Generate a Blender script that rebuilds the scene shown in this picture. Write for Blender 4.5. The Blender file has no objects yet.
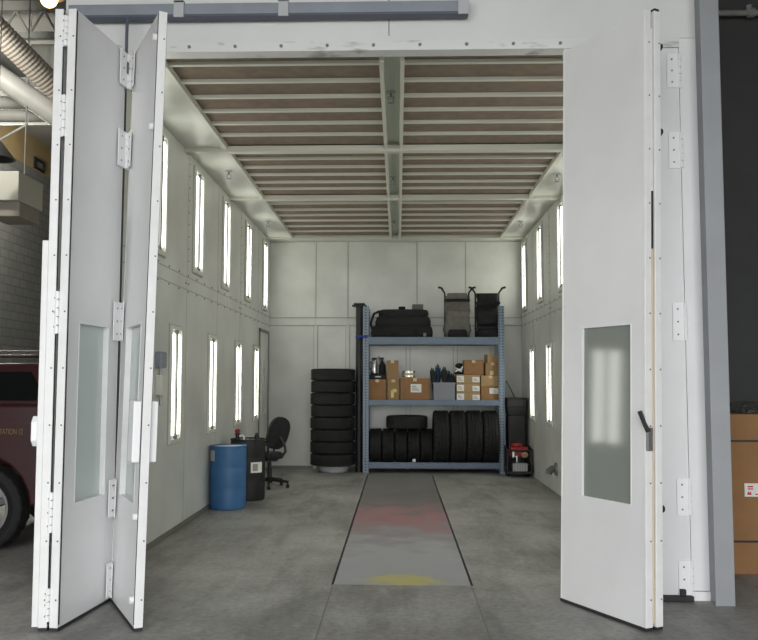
import bpy, bmesh, math, random
from mathutils import Vector, Matrix, Euler
random.seed(7)
COL = bpy.context.scene.collection
PI = math.pi

# ------------------------------------------------------------------ camera
F = 840.0
CAMZ = 1.6
PPX = 372.0                       # the photo is cropped: its optical centre lies left of the middle
ROLL = math.radians(0.12)
_ox, _oy = 398 - PPX, 381 - 320   # where the booth axis vanishes
_ux = _ox * math.cos(ROLL) + _oy * math.sin(ROLL); _uy = -_ox * math.sin(ROLL) + _oy * math.cos(ROLL)
PITCH = math.atan2(_uy, math.hypot(F, _ux) ); YAW = math.atan2(_ux, F)
PITCH = math.atan2(_uy * math.cos(YAW), F)
cam_d = bpy.data.cameras.new('camera'); cam = bpy.data.objects.new('camera', cam_d); COL.objects.link(cam)
RM = Matrix.Rotation(YAW, 3, 'Z') @ Matrix.Rotation(PI / 2 + PITCH, 3, 'X') @ Matrix.Rotation(ROLL, 3, 'Z')
cam.location = (0, 0, CAMZ); cam.rotation_euler = RM.to_euler(); cam_d.shift_x = (379 - PPX) / 758
cam_d.sensor_fit = 'HORIZONTAL'; cam_d.sensor_width = 36; cam_d.lens = F / 758 * 36
cam_d.clip_start = 0.05; cam_d.clip_end = 200
bpy.context.scene.camera = cam

def at(px, py, Y):
    """point of the place seen at a photo pixel, at depth Y (x, z)"""
    d = RM @ Vector(((px - PPX) / F, -(py - 320) / F, -1))
    t = Y / d.y
    return d.x * t, CAMZ + d.z * t

def floor_at(px, py):
    d = RM @ Vector(((px - PPX) / F, -(py - 320) / F, -1))
    t = -CAMZ / d.z
    return d.x * t, d.y * t

# ------------------------------------------------------------------ materials
def lin(c):
    return tuple(((v / 255) / 12.92 if v / 255 <= 0.04045 else ((v / 255 + 0.055) / 1.055) ** 2.4) for v in c) + (1,)

def mat(name, rgb, rough=0.5, metal=0.0, var=0.0, scale=6.0, rgb2=None, bump=0.0, bscale=60, spec=0.5, stretch=None):
    m = bpy.data.materials.new(name); m.use_nodes = True
    nt = m.node_tree; b = nt.nodes['Principled BSDF']
    b.inputs['Roughness'].default_value = rough; b.inputs['Metallic'].default_value = metal
    b.inputs['Specular IOR Level'].default_value = spec
    c1 = lin(rgb)
    tc = nt.nodes.new('ShaderNodeTexCoord')
    if var or rgb2:
        c2 = lin(rgb2) if rgb2 else tuple(v * (1 - var) for v in c1[:3]) + (1,)
        n = nt.nodes.new('ShaderNodeTexNoise'); n.inputs['Scale'].default_value = scale; n.inputs['Detail'].default_value = 6
        if stretch:
            mp = nt.nodes.new('ShaderNodeMapping'); mp.inputs['Scale'].default_value = stretch
            nt.links.new(tc.outputs['Object'], mp.inputs['Vector']); nt.links.new(mp.outputs['Vector'], n.inputs['Vector'])
        else:
            nt.links.new(tc.outputs['Object'], n.inputs['Vector'])
        r = nt.nodes.new('ShaderNodeValToRGB'); r.color_ramp.elements[0].position = 0.35; r.color_ramp.elements[1].position = 0.65
        r.color_ramp.elements[0].color = c2; r.color_ramp.elements[1].color = c1
        nt.links.new(n.outputs['Fac'], r.inputs['Fac']); nt.links.new(r.outputs['Color'], b.inputs['Base Color'])
    else:
        b.inputs['Base Color'].default_value = c1
    if bump:
        n2 = nt.nodes.new('ShaderNodeTexNoise'); n2.inputs['Scale'].default_value = bscale; n2.inputs['Detail'].default_value = 4
        nt.links.new(tc.outputs['Object'], n2.inputs['Vector'])
        bp = nt.nodes.new('ShaderNodeBump'); bp.inputs['Strength'].default_value = bump; bp.inputs['Distance'].default_value = 0.01
        nt.links.new(n2.outputs['Fac'], bp.inputs['Height']); nt.links.new(bp.outputs['Normal'], b.inputs['Normal'])
    return m

def emit(name, rgb, strength):
    m = bpy.data.materials.new(name); m.use_nodes = True
    nt = m.node_tree; nt.nodes.remove(nt.nodes['Principled BSDF'])
    e = nt.nodes.new('ShaderNodeEmission'); e.inputs['Color'].default_value = lin(rgb); e.inputs['Strength'].default_value = strength
    nt.links.new(e.outputs[0], nt.nodes['Material Output'].inputs['Surface'])
    return m

def glass(name, tint, trans, rough):
    """frosted pane: part see-through, part diffuse, with a glossy coat"""
    m = bpy.data.materials.new(name); m.use_nodes = True
    nt = m.node_tree; nt.nodes.remove(nt.nodes['Principled BSDF'])
    t = nt.nodes.new('ShaderNodeBsdfTransparent'); t.inputs['Color'].default_value = lin(tint)
    d = nt.nodes.new('ShaderNodeBsdfDiffuse'); d.inputs['Color'].default_value = lin(tint)
    g = nt.nodes.new('ShaderNodeBsdfGlossy'); g.inputs['Roughness'].default_value = rough
    m1 = nt.nodes.new('ShaderNodeMixShader'); m1.inputs[0].default_value = trans
    nt.links.new(d.outputs[0], m1.inputs[1]); nt.links.new(t.outputs[0], m1.inputs[2])
    fr = nt.nodes.new('ShaderNodeFresnel'); fr.inputs['IOR'].default_value = 1.75
    m2 = nt.nodes.new('ShaderNodeMixShader')
    nt.links.new(fr.outputs[0], m2.inputs[0]); nt.links.new(m1.outputs[0], m2.inputs[1]); nt.links.new(g.outputs[0], m2.inputs[2])
    nt.links.new(m2.outputs[0], nt.nodes['Material Output'].inputs['Surface'])
    return m

M = {}
M['door'] = mat('door_white_paint', (226, 226, 226), 0.32, var=0.05, scale=2.5)
M['door_edge'] = mat('door_edge_white', (232, 232, 230), 0.4, var=0.06, scale=9)
M['hinge'] = mat('hinge_white', (238, 238, 238), 0.35)
M['gasket'] = mat('gasket_black', (38, 38, 38), 0.7)
M['wood_strip'] = mat('bare_wood_strip', (216, 198, 170), 0.7)
M['booth'] = mat('booth_wall_paint', (212, 213, 206), 0.30, rgb2=(194, 195, 189), scale=1.3, spec=0.4)
M['booth_trim'] = mat('booth_trim_paint', (205, 206, 196), 0.35, var=0.08, scale=4)
M['rivet'] = mat('rivet_grey', (110, 110, 104), 0.5)
M['header'] = mat('header_white', (214, 215, 212), 0.4, var=0.05, scale=1.5)
M['flange'] = mat('flange_white', (214, 214, 212), 0.4, rgb2=(120, 118, 112), scale=3.5, stretch=(1, 1, 5))
M['flange'].node_tree.nodes['Color Ramp'].color_ramp.elements[0].position = 0.25
M['flange'].node_tree.nodes['Color Ramp'].color_ramp.elements[1].position = 0.42
M['rail'] = mat('rail_grey_steel', (138, 144, 152), 0.45, 0.2, var=0.1)
M['rail_dark'] = mat('rail_dark', (78, 84, 98), 0.5)
M['clamp'] = mat('clamp_grey', (176, 178, 180), 0.5)
M['filter'] = mat('filter_tan', (130, 115, 101), 0.95, rgb2=(118, 104, 91), scale=9, bump=0.3, bscale=300)
M['slat'] = mat('slat_cream', (198, 198, 186), 0.4)
M['channel'] = mat('channel_grey_green', (188, 196, 184), 0.4)
M['column'] = mat('column_grey', (146, 149, 151), 0.5, var=0.08, scale=3)
M['concrete_wall'] = mat('shop_wall_dark', (86, 87, 86), 0.8, var=0.1, scale=3)
M['shop_ceiling'] = mat('shop_ceiling', (120, 118, 112), 0.8, var=0.2, scale=1.5)
M['ochre'] = mat('ochre_wall', (184, 160, 112), 0.8, rgb2=(160, 142, 106), scale=1.2)
M['pipe'] = mat('pipe_white', (164, 164, 160), 0.5, var=0.1)
M['duct'] = mat('duct_beige', (152, 146, 136), 0.6, var=0.1)
M['joist'] = mat('joist_grey', (122, 124, 120), 0.6)
M['heater'] = mat('heater_cream', (196, 196, 184), 0.5)
M['black'] = mat('black_metal', (24, 24, 25), 0.5)
M['rubber'] = mat('tyre_rubber', (20, 20, 20), 0.78, var=0.15, scale=30, bump=0.3, bscale=90)
M['rubber_label'] = mat('tyre_paper_tag', (206, 206, 196), 0.7)
M['rack_blue'] = mat('rack_blue_grey', (100, 116, 134), 0.45, var=0.12, scale=5)
M['deck'] = mat('rack_deck', (140, 142, 142), 0.7, var=0.1)
M['card'] = mat('cardboard', (150, 120, 84), 0.85, var=0.12, scale=5)
M['card2'] = mat('cardboard_light', (168, 140, 102), 0.85, var=0.12, scale=5)
M['card3'] = mat('cardboard_brown', (148, 110, 72), 0.85, var=0.14, scale=5)
M['tape'] = mat('packing_tape', (196, 176, 138), 0.35)
M['paper'] = mat('label_paper', (225, 225, 220), 0.7)
M['paper_yellow'] = mat('yellow_label', (216, 204, 140), 0.7)
M['print'] = mat('label_print', (120, 128, 138), 0.7)
M['red_print'] = mat('red_print', (196, 46, 52), 0.6)
M['steel'] = mat('bright_steel', (200, 200, 200), 0.25, 1.0)
M['dull_steel'] = mat('dull_steel', (150, 150, 150), 0.45, 0.7)
M['black_fabric'] = mat('black_fabric', (33, 33, 35), 0.9, var=0.3, scale=14, bump=0.4, bscale=50)
M['grey_fabric'] = mat('grey_fabric', (112, 110, 104), 0.9, var=0.25, scale=10, bump=0.5, bscale=25)
M['crate'] = mat('crate_grey_plastic', (134, 138, 144), 0.5)
M['glove_black'] = mat('glove_black', (30, 32, 36), 0.8, var=0.3, scale=20)
M['glove_blue'] = mat('glove_blue', (40, 74, 104), 0.8, var=0.3, scale=20)
M['blue_plastic'] = mat('drum_blue_plastic', (56, 104, 150), 0.5, var=0.12, scale=4)
M['black_plastic'] = mat('drum_black_plastic', (13, 13, 14), 0.6, var=0.15)
M['blue_strap'] = mat('strap_blue', (34, 52, 140), 0.7)
M['red'] = mat('red_paint', (150, 34, 38), 0.4)
M['truck_red'] = mat('truck_red_paint', (52, 14, 17), 0.35, var=0.05)
M['truck_glass'] = mat('truck_dark_glass', (16, 20, 20), 0.08)
M['gold'] = mat('gold_lettering', (126, 102, 54), 0.5)
M['chrome'] = mat('chrome', (190, 190, 192), 0.22, 1.0)
M['alloy'] = mat('alloy_wheel', (140, 141, 142), 0.35, 0.7)
M['bumper'] = mat('bumper_pale', (186, 184, 180), 0.35, 0.2)
M['white_plastic'] = mat('white_plastic', (240, 240, 240), 0.35)
M['pit'] = mat('pit_dark', (14, 14, 14), 0.9)
M['pane'] = glass('frosted_pane', (218, 228, 224), 0.28, 0.10)
M['divider'] = mat('lamp_divider_grey', (92, 94, 88), 0.7)
M['pane_dark'] = glass('smoky_frosted_pane', (158, 164, 157), 0.35, 0.09)
M['light_frame'] = mat('light_frame', (216, 216, 206), 0.4, var=0.1)
M['gasket_green'] = mat('light_seal', (170, 170, 161), 0.6)
M['tube'] = emit('lit_tube', (253, 254, 244), 7.2)
M['warm'] = emit('warm_lamp', (255, 196, 128), 6.0)
M['mesh_black'] = mat('black_mesh_heap', (44, 46, 42), 0.9, rgb2=(90, 92, 84), scale=40, bump=0.8, bscale=40)

def perforated():
    m = bpy.data.materials.new('perforated_upright'); m.use_nodes = True
    nt = m.node_tree; b = nt.nodes['Principled BSDF']; b.inputs['Roughness'].default_value = 0.45
    tc = nt.nodes.new('ShaderNodeTexCoord'); sp = nt.nodes.new('ShaderNodeSeparateXYZ'); nt.links.new(tc.outputs['Object'], sp.inputs[0])
    def math_(op, a, v=None):
        n = nt.nodes.new('ShaderNodeMath'); n.operation = op
        nt.links.new(a, n.inputs[0])
        if v is not None: n.inputs[1].default_value = v
        return n.outputs[0]
    zz = math_('PINGPONG', math_('ADD', sp.outputs['Z'], 20), 0.025)
    hz = math_('LESS_THAN', zz, 0.010)
    xx = math_('PINGPONG', math_('ADD', sp.outputs['X'], 20.0), 0.03)
    hx = math_('GREATER_THAN', xx, 0.016)
    mul = nt.nodes.new('ShaderNodeMath'); mul.operation = 'MULTIPLY'; nt.links.new(hz, mul.inputs[0]); nt.links.new(hx, mul.inputs[1])
    mx = nt.nodes.new('ShaderNodeMix'); mx.data_type = 'RGBA'
    nt.links.new(mul.outputs[0], mx.inputs['Factor']); mx.inputs['A'].default_value = lin((118, 134, 150)); mx.inputs['B'].default_value = lin((44, 50, 58))
    nt.links.new(mx.outputs['Result'], b.inputs['Base Color'])
    return m
M['perforated'] = perforated()

def floor_mat():
    m = bpy.data.materials.new('concrete_floor'); m.use_nodes = True
    nt = m.node_tree; b = nt.nodes['Principled BSDF']
    tc = nt.nodes.new('ShaderNodeTexCoord')
    def noise(s, d=6, st=None, rough=0.6):
        n = nt.nodes.new('ShaderNodeTexNoise'); n.inputs['Scale'].default_value = s; n.inputs['Detail'].default_value = d; n.inputs['Roughness'].default_value = rough
        if st:
            mp = nt.nodes.new('ShaderNodeMapping'); mp.inputs['Scale'].default_value = st
            nt.links.new(tc.outputs['Object'], mp.inputs[0]); nt.links.new(mp.outputs[0], n.inputs['Vector'])
        else: nt.links.new(tc.outputs['Object'], n.inputs['Vector'])
        return n.outputs['Fac']
    def ramp(fac, p0, p1, c0, c1):
        r = nt.nodes.new('ShaderNodeValToRGB'); r.color_ramp.elements[0].position = p0; r.color_ramp.elements[1].position = p1
        r.color_ramp.elements[0].color = c0; r.color_ramp.elements[1].color = c1; nt.links.new(fac, r.inputs[0]); return r.outputs[0]
    def mix(f, a, bb, mode='MIX', fv=None):
        x = nt.nodes.new('ShaderNodeMix'); x.data_type = 'RGBA'; x.blend_type = mode
        if fv is None: nt.links.new(f, x.inputs['Factor'])
        else: x.inputs['Factor'].default_value = fv
        nt.links.new(a, x.inputs['A']); nt.links.new(bb, x.inputs['B']); return x.outputs['Result']
    W = (1, 1, 1, 1)
    base = ramp(noise(0.8, 10, None, 0.68), 0.36, 0.64, lin((148, 147, 145)), lin((182, 181, 178)))
    fine = ramp(noise(22, 6), 0.3, 0.75, lin((214, 214, 210)), W)
    c = mix(None, base, fine, 'MULTIPLY', 1.0)
    streak = ramp(noise(1.0, 8, (2.2, 0.6, 1), 0.65), 0.46, 0.68, W, lin((178, 178, 177)))
    c = mix(None, c, streak, 'MULTIPLY', 0.8)
    spots = ramp(noise(2.1, 3), 0.66, 0.72, (0, 0, 0, 1), (0.35, 0.35, 0.35, 1))
    pale = nt.nodes.new('ShaderNodeRGB'); pale.outputs[0].default_value = lin((118, 106, 98))
    c = mix(spots, c, pale.outputs[0])
    nt.links.new(c, b.inputs['Base Color'])
    b.inputs['Roughness'].default_value = 0.55; b.inputs['Specular IOR Level'].default_value = 0.35
    bp = nt.nodes.new('ShaderNodeBump'); bp.inputs['Strength'].default_value = 0.15; bp.inputs['Distance'].default_value = 0.01
    nt.links.new(noise(35, 5), bp.inputs['Height']); nt.links.new(bp.outputs[0], b.inputs['Normal'])
    return m
M['floor'] = floor_mat()

def pit_cover_mat():
    """grey plate with red and dark overspray and a yellow spill; object space, y runs from the front edge (0) to the rear"""
    m = bpy.data.materials.new('pit_cover_plate'); m.use_nodes = True
    nt = m.node_tree; b = nt.nodes['Principled BSDF']
    tc = nt.nodes.new('ShaderNodeTexCoord')
    sp = nt.nodes.new('ShaderNodeSeparateXYZ'); nt.links.new(tc.outputs['Object'], sp.inputs[0])
    n = nt.nodes.new('ShaderNodeTexNoise'); n.inputs['Scale'].default_value = 2.2; n.inputs['Detail'].default_value = 7
    nt.links.new(tc.outputs['Object'], n.inputs['Vector'])
    n2 = nt.nodes.new('ShaderNodeTexNoise'); n2.inputs['Scale'].default_value = 6.5; n2.inputs['Detail'].default_value = 7
    nt.links.new(tc.outputs['Object'], n2.inputs['Vector'])
    def mth(op, a, bb=None, clamp=False):
        x = nt.nodes.new('ShaderNodeMath'); x.operation = op; x.use_clamp = clamp
        for i, v in enumerate((a, bb)):
            if v is None: continue
            if isinstance(v, (int, float)): x.inputs[i].default_value = v
            else: nt.links.new(v, x.inputs[i])
        return x.outputs[0]
    wob = mth('MULTIPLY', mth('SUBTRACT', n.outputs['Fac'], 0.5), 4.5)
    yy = mth('ADD', sp.outputs['Y'], wob)
    r = nt.nodes.new('ShaderNodeValToRGB'); e = r.color_ramp.elements
    e[0].position = 0.0; e[0].color = lin((160, 161, 163)); e[1].position = 1.0; e[1].color = lin((134, 132, 130))
    for p, cc in ((0.16, (164, 165, 168)), (0.25, (150, 148, 150)), (0.33, (146, 134, 136)), (0.42, (162, 124, 126)), (0.50, (156, 122, 124)), (0.56, (130, 122, 122)), (0.66, (118, 116, 114)), (0.8, (128, 126, 124))):
        x = e.new(p); x.color = lin(cc)
    nt.links.new(mth('DIVIDE', yy, 7.6), r.inputs[0])
    # yellow spill along the front edge
    dx = mth('ADD', sp.outputs['X'], 0.0); dy = mth('SUBTRACT', sp.outputs['Y'], 0.14)
    dist = mth('ADD', mth('POWER', mth('DIVIDE', mth('ABSOLUTE', dx), 0.30), 2), mth('POWER', mth('DIVIDE', mth('ABSOLUTE', dy), 0.22), 2))
    sp_ = mth('ADD', dist, mth('MULTIPLY', mth('SUBTRACT', n2.outputs['Fac'], 0.5), 5.0))
    mask = mth('SUBTRACT', 1.0, mth('MULTIPLY', sp_, 0.75), True)
    mx = nt.nodes.new('ShaderNodeMix'); mx.data_type = 'RGBA'; nt.links.new(mth('MULTIPLY', mask, 1.3, True), mx.inputs['Factor'])
    nt.links.new(r.outputs[0], mx.inputs['A']); mx.inputs['B'].default_value = lin((186, 178, 118))
    # cross seams of the plates, a plain pattern every 0.61 m
    nt.links.new(mx.outputs['Result'], b.inputs['Base Color'])
    b.inputs['Roughness'].default_value = 0.5; b.inputs['Metallic'].default_value = 0.0
    ck = nt.nodes.new('ShaderNodeTexWave'); ck.inputs['Scale'].default_value = 8; ck.bands_direction = 'DIAGONAL'
    nt.links.new(tc.outputs['Object'], ck.inputs['Vector'])
    bp = nt.nodes.new('ShaderNodeBump'); bp.inputs['Strength'].default_value = 0.12; bp.inputs['Distance'].default_value = 0.004
    nt.links.new(ck.outputs['Fac'], bp.inputs['Height']); nt.links.new(bp.outputs[0], b.inputs['Normal'])
    return m
M['pit_cover'] = pit_cover_mat()

def block_mat():
    m = bpy.data.materials.new('grey_block_wall'); m.use_nodes = True
    nt = m.node_tree; b = nt.nodes['Principled BSDF']; b.inputs['Roughness'].default_value = 0.85
    tc = nt.nodes.new('ShaderNodeTexCoord')
    mp = nt.nodes.new('ShaderNodeMapping'); mp.inputs['Rotation'].default_value = (PI / 2, 0, PI / 2)
    br = nt.nodes.new('ShaderNodeTexBrick'); br.inputs['Scale'].default_value = 1.0
    br.inputs['Brick Width'].default_value = 0.4; br.inputs['Row Height'].default_value = 0.2; br.inputs['Mortar Size'].default_value = 0.012
    br.inputs['Color1'].default_value = lin((136, 138, 134)); br.inputs['Color2'].default_value = lin((128, 130, 127)); br.inputs['Mortar'].default_value = lin((108, 110, 108))
    sp = nt.nodes.new('ShaderNodeSeparateXYZ'); cb = nt.nodes.new('ShaderNodeCombineXYZ')
    nt.links.new(tc.outputs['Object'], sp.inputs[0]); nt.links.new(sp.outputs['Y'], cb.inputs['X']); nt.links.new(sp.outputs['Z'], cb.inputs['Y'])
    nt.links.new(cb.outputs[0], br.inputs['Vector']); nt.links.new(br.outputs['Color'], b.inputs['Base Color'])
    nt.nodes.remove(mp)
    return m
M['block'] = block_mat()

# ------------------------------------------------------------------ mesh builder
class MB:
    def __init__(s): s.bm = bmesh.new()
    def box(s, x0, y0, z0, x1, y1, z1):
        v = [s.bm.verts.new(p) for p in ((x0, y0, z0), (x1, y0, z0), (x1, y1, z0), (x0, y1, z0), (x0, y0, z1), (x1, y0, z1), (x1, y1, z1), (x0, y1, z1))]
        for f in ((0, 3, 2, 1), (4, 5, 6, 7), (0, 1, 5, 4), (1, 2, 6, 5), (2, 3, 7, 6), (3, 0, 4, 7)): s.bm.faces.new([v[i] for i in f])
        return s
    def cbox(s, c, d):
        return s.box(c[0] - d[0] / 2, c[1] - d[1] / 2, c[2] - d[2] / 2, c[0] + d[0] / 2, c[1] + d[1] / 2, c[2] + d[2] / 2)
    def hexa(s, pts):
        v = [s.bm.verts.new(p) for p in pts]
        for f in ((0, 3, 2, 1), (4, 5, 6, 7), (0, 1, 5, 4), (1, 2, 6, 5), (2, 3, 7, 6), (3, 0, 4, 7)): s.bm.faces.new([v[i] for i in f])
        return s
    def rings(s, rings, cap=True, close=False):
        R = [[s.bm.verts.new(p) for p in r] for r in rings]
        n = len(R[0])
        pairs = list(zip(R[:-1], R[1:])) + ([(R[-1], R[0])] if close else [])
        for a, b in pairs:
            for i in range(n): s.bm.faces.new((a[i], a[(i + 1) % n], b[(i + 1) % n], b[i]))
        if cap and not close:
            s.bm.faces.new(R[0][::-1]); s.bm.faces.new(R[-1])
        return s
    def tube(s, pts, r, n=8):
        pts = [Vector(p) for p in pts]; rr = r if isinstance(r, (list, tuple)) else [r] * len(pts)
        out = []; u = None
        for i, p in enumerate(pts):
            t = (pts[min(i + 1, len(pts) - 1)] - pts[max(i - 1, 0)]).normalized()
            if u is None:
                u = t.orthogonal().normalized()
            else:
                u = (u - t * u.dot(t)); u = u.normalized() if u.length > 1e-6 else t.orthogonal().normalized()
            w = t.cross(u)
            out.append([p + (u * math.cos(2 * PI * k / n) + w * math.sin(2 * PI * k / n)) * rr[i] for k in range(n)])
        return s.rings(out)
    def cyl(s, p0, p1, r0, r1=None, n=20):
        return s.tube([p0, p1], [r0, r0 if r1 is None else r1], n)
    def lathe(s, prof, o=(0, 0, 0), axis='z', n=32, close=False, wob=None):
        out = []
        for j, (r, h) in enumerate(prof):
            ring = []
            for k in range(n):
                a = 2 * PI * k / n; q = r + (wob(j, k) if wob else 0)
                c, d = q * math.cos(a), q * math.sin(a)
                p = {'z': (c, d, h), 'x': (h, c, d), 'y': (d, h, c)}[axis]
                ring.append((p[0] + o[0], p[1] + o[1], p[2] + o[2]))
            out.append(ring)
        return s.rings(out, cap=not close, close=close)
    def prism(s, poly, y0, y1):
        a = [(x, y0, z) for x, z in poly]; b = [(x, y1, z) for x, z in poly]
        return s.rings([a, b])
    def ball(s, c, r, n=12, m=8):
        r = r if isinstance(r, (list, tuple)) else (r, r, r)
        out = []
        for j in range(m + 1):
            t = -PI / 2 + PI * min(max(j / m, 0.02), 0.98)
            out.append([(c[0] + r[0] * math.cos(t) * math.cos(2 * PI * k / n), c[1] + r[1] * math.cos(t) * math.sin(2 * PI * k / n), c[2] + r[2] * math.sin(t)) for k in range(n)])
        return s.rings(out)
    def xf(s, mtx):
        bmesh.ops.transform(s.bm, matrix=mtx, verts=s.bm.verts); return s
    def build(s, name, m, parent=None, bevel=0, smooth=False, sub=0, loc=None):
        bmesh.ops.recalc_face_normals(s.bm, faces=s.bm.faces)
        me = bpy.data.meshes.new(name); s.bm.to_mesh(me); s.bm.free()
        me.materials.append(M[m] if isinstance(m, str) else m)
        if smooth:
            for p in me.polygons: p.use_smooth = True
        o = bpy.data.objects.new(name, me); COL.objects.link(o)
        if parent: o.parent = parent
        if loc: o.location = loc
        if bevel:
            b = o.modifiers.new('bevel', 'BEVEL'); b.width = bevel; b.segments = 2; b.limit_method = 'ANGLE'; b.angle_limit = 0.7
        if sub:
            b = o.modifiers.new('sub', 'SUBSURF'); b.levels = sub; b.render_levels = sub
        if smooth:
            try: me.set_sharp_from_angle(angle=0.7)
            except Exception: pass
        return o

def tag(o, label, cat, group=None):
    o['label'] = label; o['category'] = cat
    if group: o['group'] = group
    return o
def thing(name, label, cat, loc=(0, 0, 0), rz=0, group=None):
    o = bpy.data.objects.new(name, None); COL.objects.link(o); o.location = loc; o.rotation_euler = (0, 0, rz)
    return tag(o, label, cat, group)
def struct(name, mb, m, **k):
    o = mb.build(name, m, **k); o['kind'] = 'structure'; return o
def copy_tree(o, parent=None):
    c = o.copy(); COL.objects.link(c); c.parent = parent
    for ch in list(o.children): copy_tree(ch, c)
    return c

# ------------------------------------------------------------------ dimensions of the place
XL, XR = -2.38, 2.27           # inner faces of booth walls
YF, YB = 6.38, 15.50           # booth front plane, inner face of the back wall
ZC = 4.19                      # underside of the ceiling border
GXL, GXR = -1.93, 1.86         # filter grid
PX0, PX1 = floor_at(338, 585)[0] + 0.0, floor_at(467, 585)[0]
PY0 = floor_at(400, 585)[1]
PXB0, PXB1 = -0.545, 0.60
pit0, pit1 = (PX0 + PXB0) / 2 - 0.0, (PX1 + PXB1) / 2
PYB = 14.70

# floor with the slot of the pit; the shop slab runs outside under the open bay door
fl = MB()
g = 0.02
fl.box(-12, -30, -0.30, pit0 - g, 26, 0); fl.box(pit1 + g, -30, -0.30, 8, 26, 0)
fl.box(pit0 - g, -30, -0.30, pit1 + g, PY0, 0); fl.box(pit0 - g, PYB, -0.30, pit1 + g, 26, 0)
struct('floor', fl, 'floor')
struct('trim_1', MB().box(pit0 - g, PY0, -0.30, pit1 + g, PYB, -0.25), 'pit')
pw = pit1 - pit0
pc = MB()
pc.box(-pw / 2, 0.006, -0.25, pw / 2, PYB - PY0 - 0.006, 0.0)
pco = pc.build('pit_cover', 'pit_cover', loc=((pit0 + pit1) / 2, PY0, 0.0))
tag(pco, 'long grey plate let into the booth floor, red overspray across it, yellow spill in front', 'floor plate')
# saw cuts that carry the pit edges forward
struct('trim_2', MB().box(pit0 - 0.008, 1.0, 0.0, pit0, PY0, 0.0012).box(pit1, 1.0, 0.0, pit1 + 0.008, PY0, 0.0012), 'rivet')

# ------------------------------------------------------------------ booth shell
def panels(y0, y1, cuts, zs, x, out, thick=0.012, gap=0.008):
    """side-wall panels on plane x, facing direction out (+1 or -1)"""
    mb = MB()
    mb.box(min(x, x - out * 0.08), y0, 0, max(x, x - out * 0.08), y1, ZC + 0.12)
    ys = [y0] + cuts + [y1]
    for a, b in zip(ys[:-1], ys[1:]):
        for c, d in zip(zs[:-1], zs[1:]):
            mb.box(min(x, x + out * thick), a + gap / 2, c + gap / 2, max(x, x + out * thick), b - gap / 2, d - gap / 2)
    return mb
ZS = [0.0, 2.62, 2.765, ZC]
cutsL = [6.9, 9.35, 10.95, 12.55, 14.15]
struct('wall_left', panels(YF + 0.1, YB, cutsL, ZS, XL - 0.012, 1), 'booth')
struct('wall_right', panels(YF + 0.1, YB, [7.0, 9.4, 11.0, 12.6, 14.2], ZS, XR + 0.012, -1), 'booth')
bw = MB(); bw.box(XL - 0.1, YB + 0.012, 0, XR + 0.1, YB + 0.09, ZC + 0.12)
bx = [XL, at(316, 300, YB)[0], at(348, 300, YB)[0], 0.35, 1.25, XR]
for a, b in zip(bx[:-1], bx[1:]):
    for c, d in zip(ZS[:-1], ZS[1:]):
        bw.box(a + 0.01, YB, c + 0.012, b - 0.01, YB + 0.013, d - 0.012)
# raised seams of the lower panels
for x in (bx[1], bx[2], at(408, 300, YB)[0], at(455, 300, YB)[0]):
    bw.box(x - 0.03, YB - 0.03, 0.0, x + 0.03, YB, 2.62)
struct('wall_back', bw, 'booth')
struct('baseboard_left', MB().box(XL, YF + 0.3, 0, XL + 0.015, YB, 0.05), 'rivet')
struct('baseboard_back', MB().box(XL + 0.015, YB - 0.025, 0, XR, YB - 0.012, 0.05), 'rivet')
rv = MB()
for side, x in ((1, XL), (-1, XR)):
    for zz in (2.60, 2.785):
        y = 7.0
        while y < YB:
            rv.ball((x, y, zz), 0.011, 6, 4); y += 0.4
    for yc in (cutsL[1], cutsL[3]):
        for k in range(9):
            rv.ball((x, yc + 0.05, 2.95 + k * 0.14), 0.009, 6, 4)
        for dy in (-0.06, 0.06): rv.ball((x, yc + dy, 2.69), 0.011, 6, 4)
struct('trim_3', rv, 'rivet')
M['seam'] = mat('seam_caulk', (162, 162, 155), 0.6)
sm = MB()
for zz in (2.62, 2.765):
    sm.box(XL, YF + 0.3, zz - 0.005, XL + 0.002, YB, zz + 0.005).box(XR - 0.002, YF + 0.3, zz - 0.005, XR, YB, zz + 0.005)
    sm.box(XL + 0.002, YB - 0.003, zz - 0.009, XR - 0.002, YB, zz + 0.009)
for yc in cutsL[1:]:
    sm.box(XL, yc - 0.004, 0.06, XL + 0.002, yc + 0.004, ZC).box(XR - 0.002, yc - 0.004, 0.06, XR, yc + 0.004, ZC)
for xx in bx[1:-1]: sm.box(xx - 0.006, YB - 0.002, 2.775, xx + 0.006, YB, ZC)
for xx in (bx[1], bx[2], at(408, 300, YB)[0], at(455, 300, YB)[0]):
    sm.box(xx - 0.042, YB - 0.003, 0.06, xx - 0.03, YB, 2.61).box(xx + 0.03, YB - 0.003, 0.06, xx + 0.042, YB, 2.61)
struct('trim_15', sm, 'seam')

# ceiling: border, slab, main beams and centre channel
ce = MB()
ce.box(XL - 0.09, YF + 0.1, ZC, GXL, YB + 0.09, ZC + 0.12); ce.box(GXR, YF + 0.1, ZC, XR + 0.09, YB + 0.09, ZC + 0.12)
ce.box(GXL, YF + 0.1, ZC + 0.16, GXR, YB + 0.09, ZC + 0.22)
ce.box(GXL, YB - 0.35, ZC, GXR, YB + 0.09, ZC + 0.12)
struct('ceiling', ce, 'booth_trim')
tr = MB()
tr.box(GXL - 0.02, YF + 0.2, ZC - 0.03, GXL + 0.035, YB - 0.35, ZC + 0.1); tr.box(GXR - 0.035, YF + 0.2, ZC - 0.03, GXR + 0.02, YB - 0.35, ZC + 0.1)
for x in (-0.135, 0.035): tr.box(x - 0.018, YF + 0.2, ZC - 0.035, x + 0.018, YB - 0.35, ZC + 0.1)
struct('trim_4', tr, 'slat')
YBEAM = [at(390, y, 9)[1] for y in ()]
def y_of(py):       # depth at which the ceiling grid is seen on photo row py
    d = RM @ Vector(((392 - PPX) / F, -(py - 320) / F, -1)); return d.y * (ZC - CAMZ) / d.z
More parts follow.
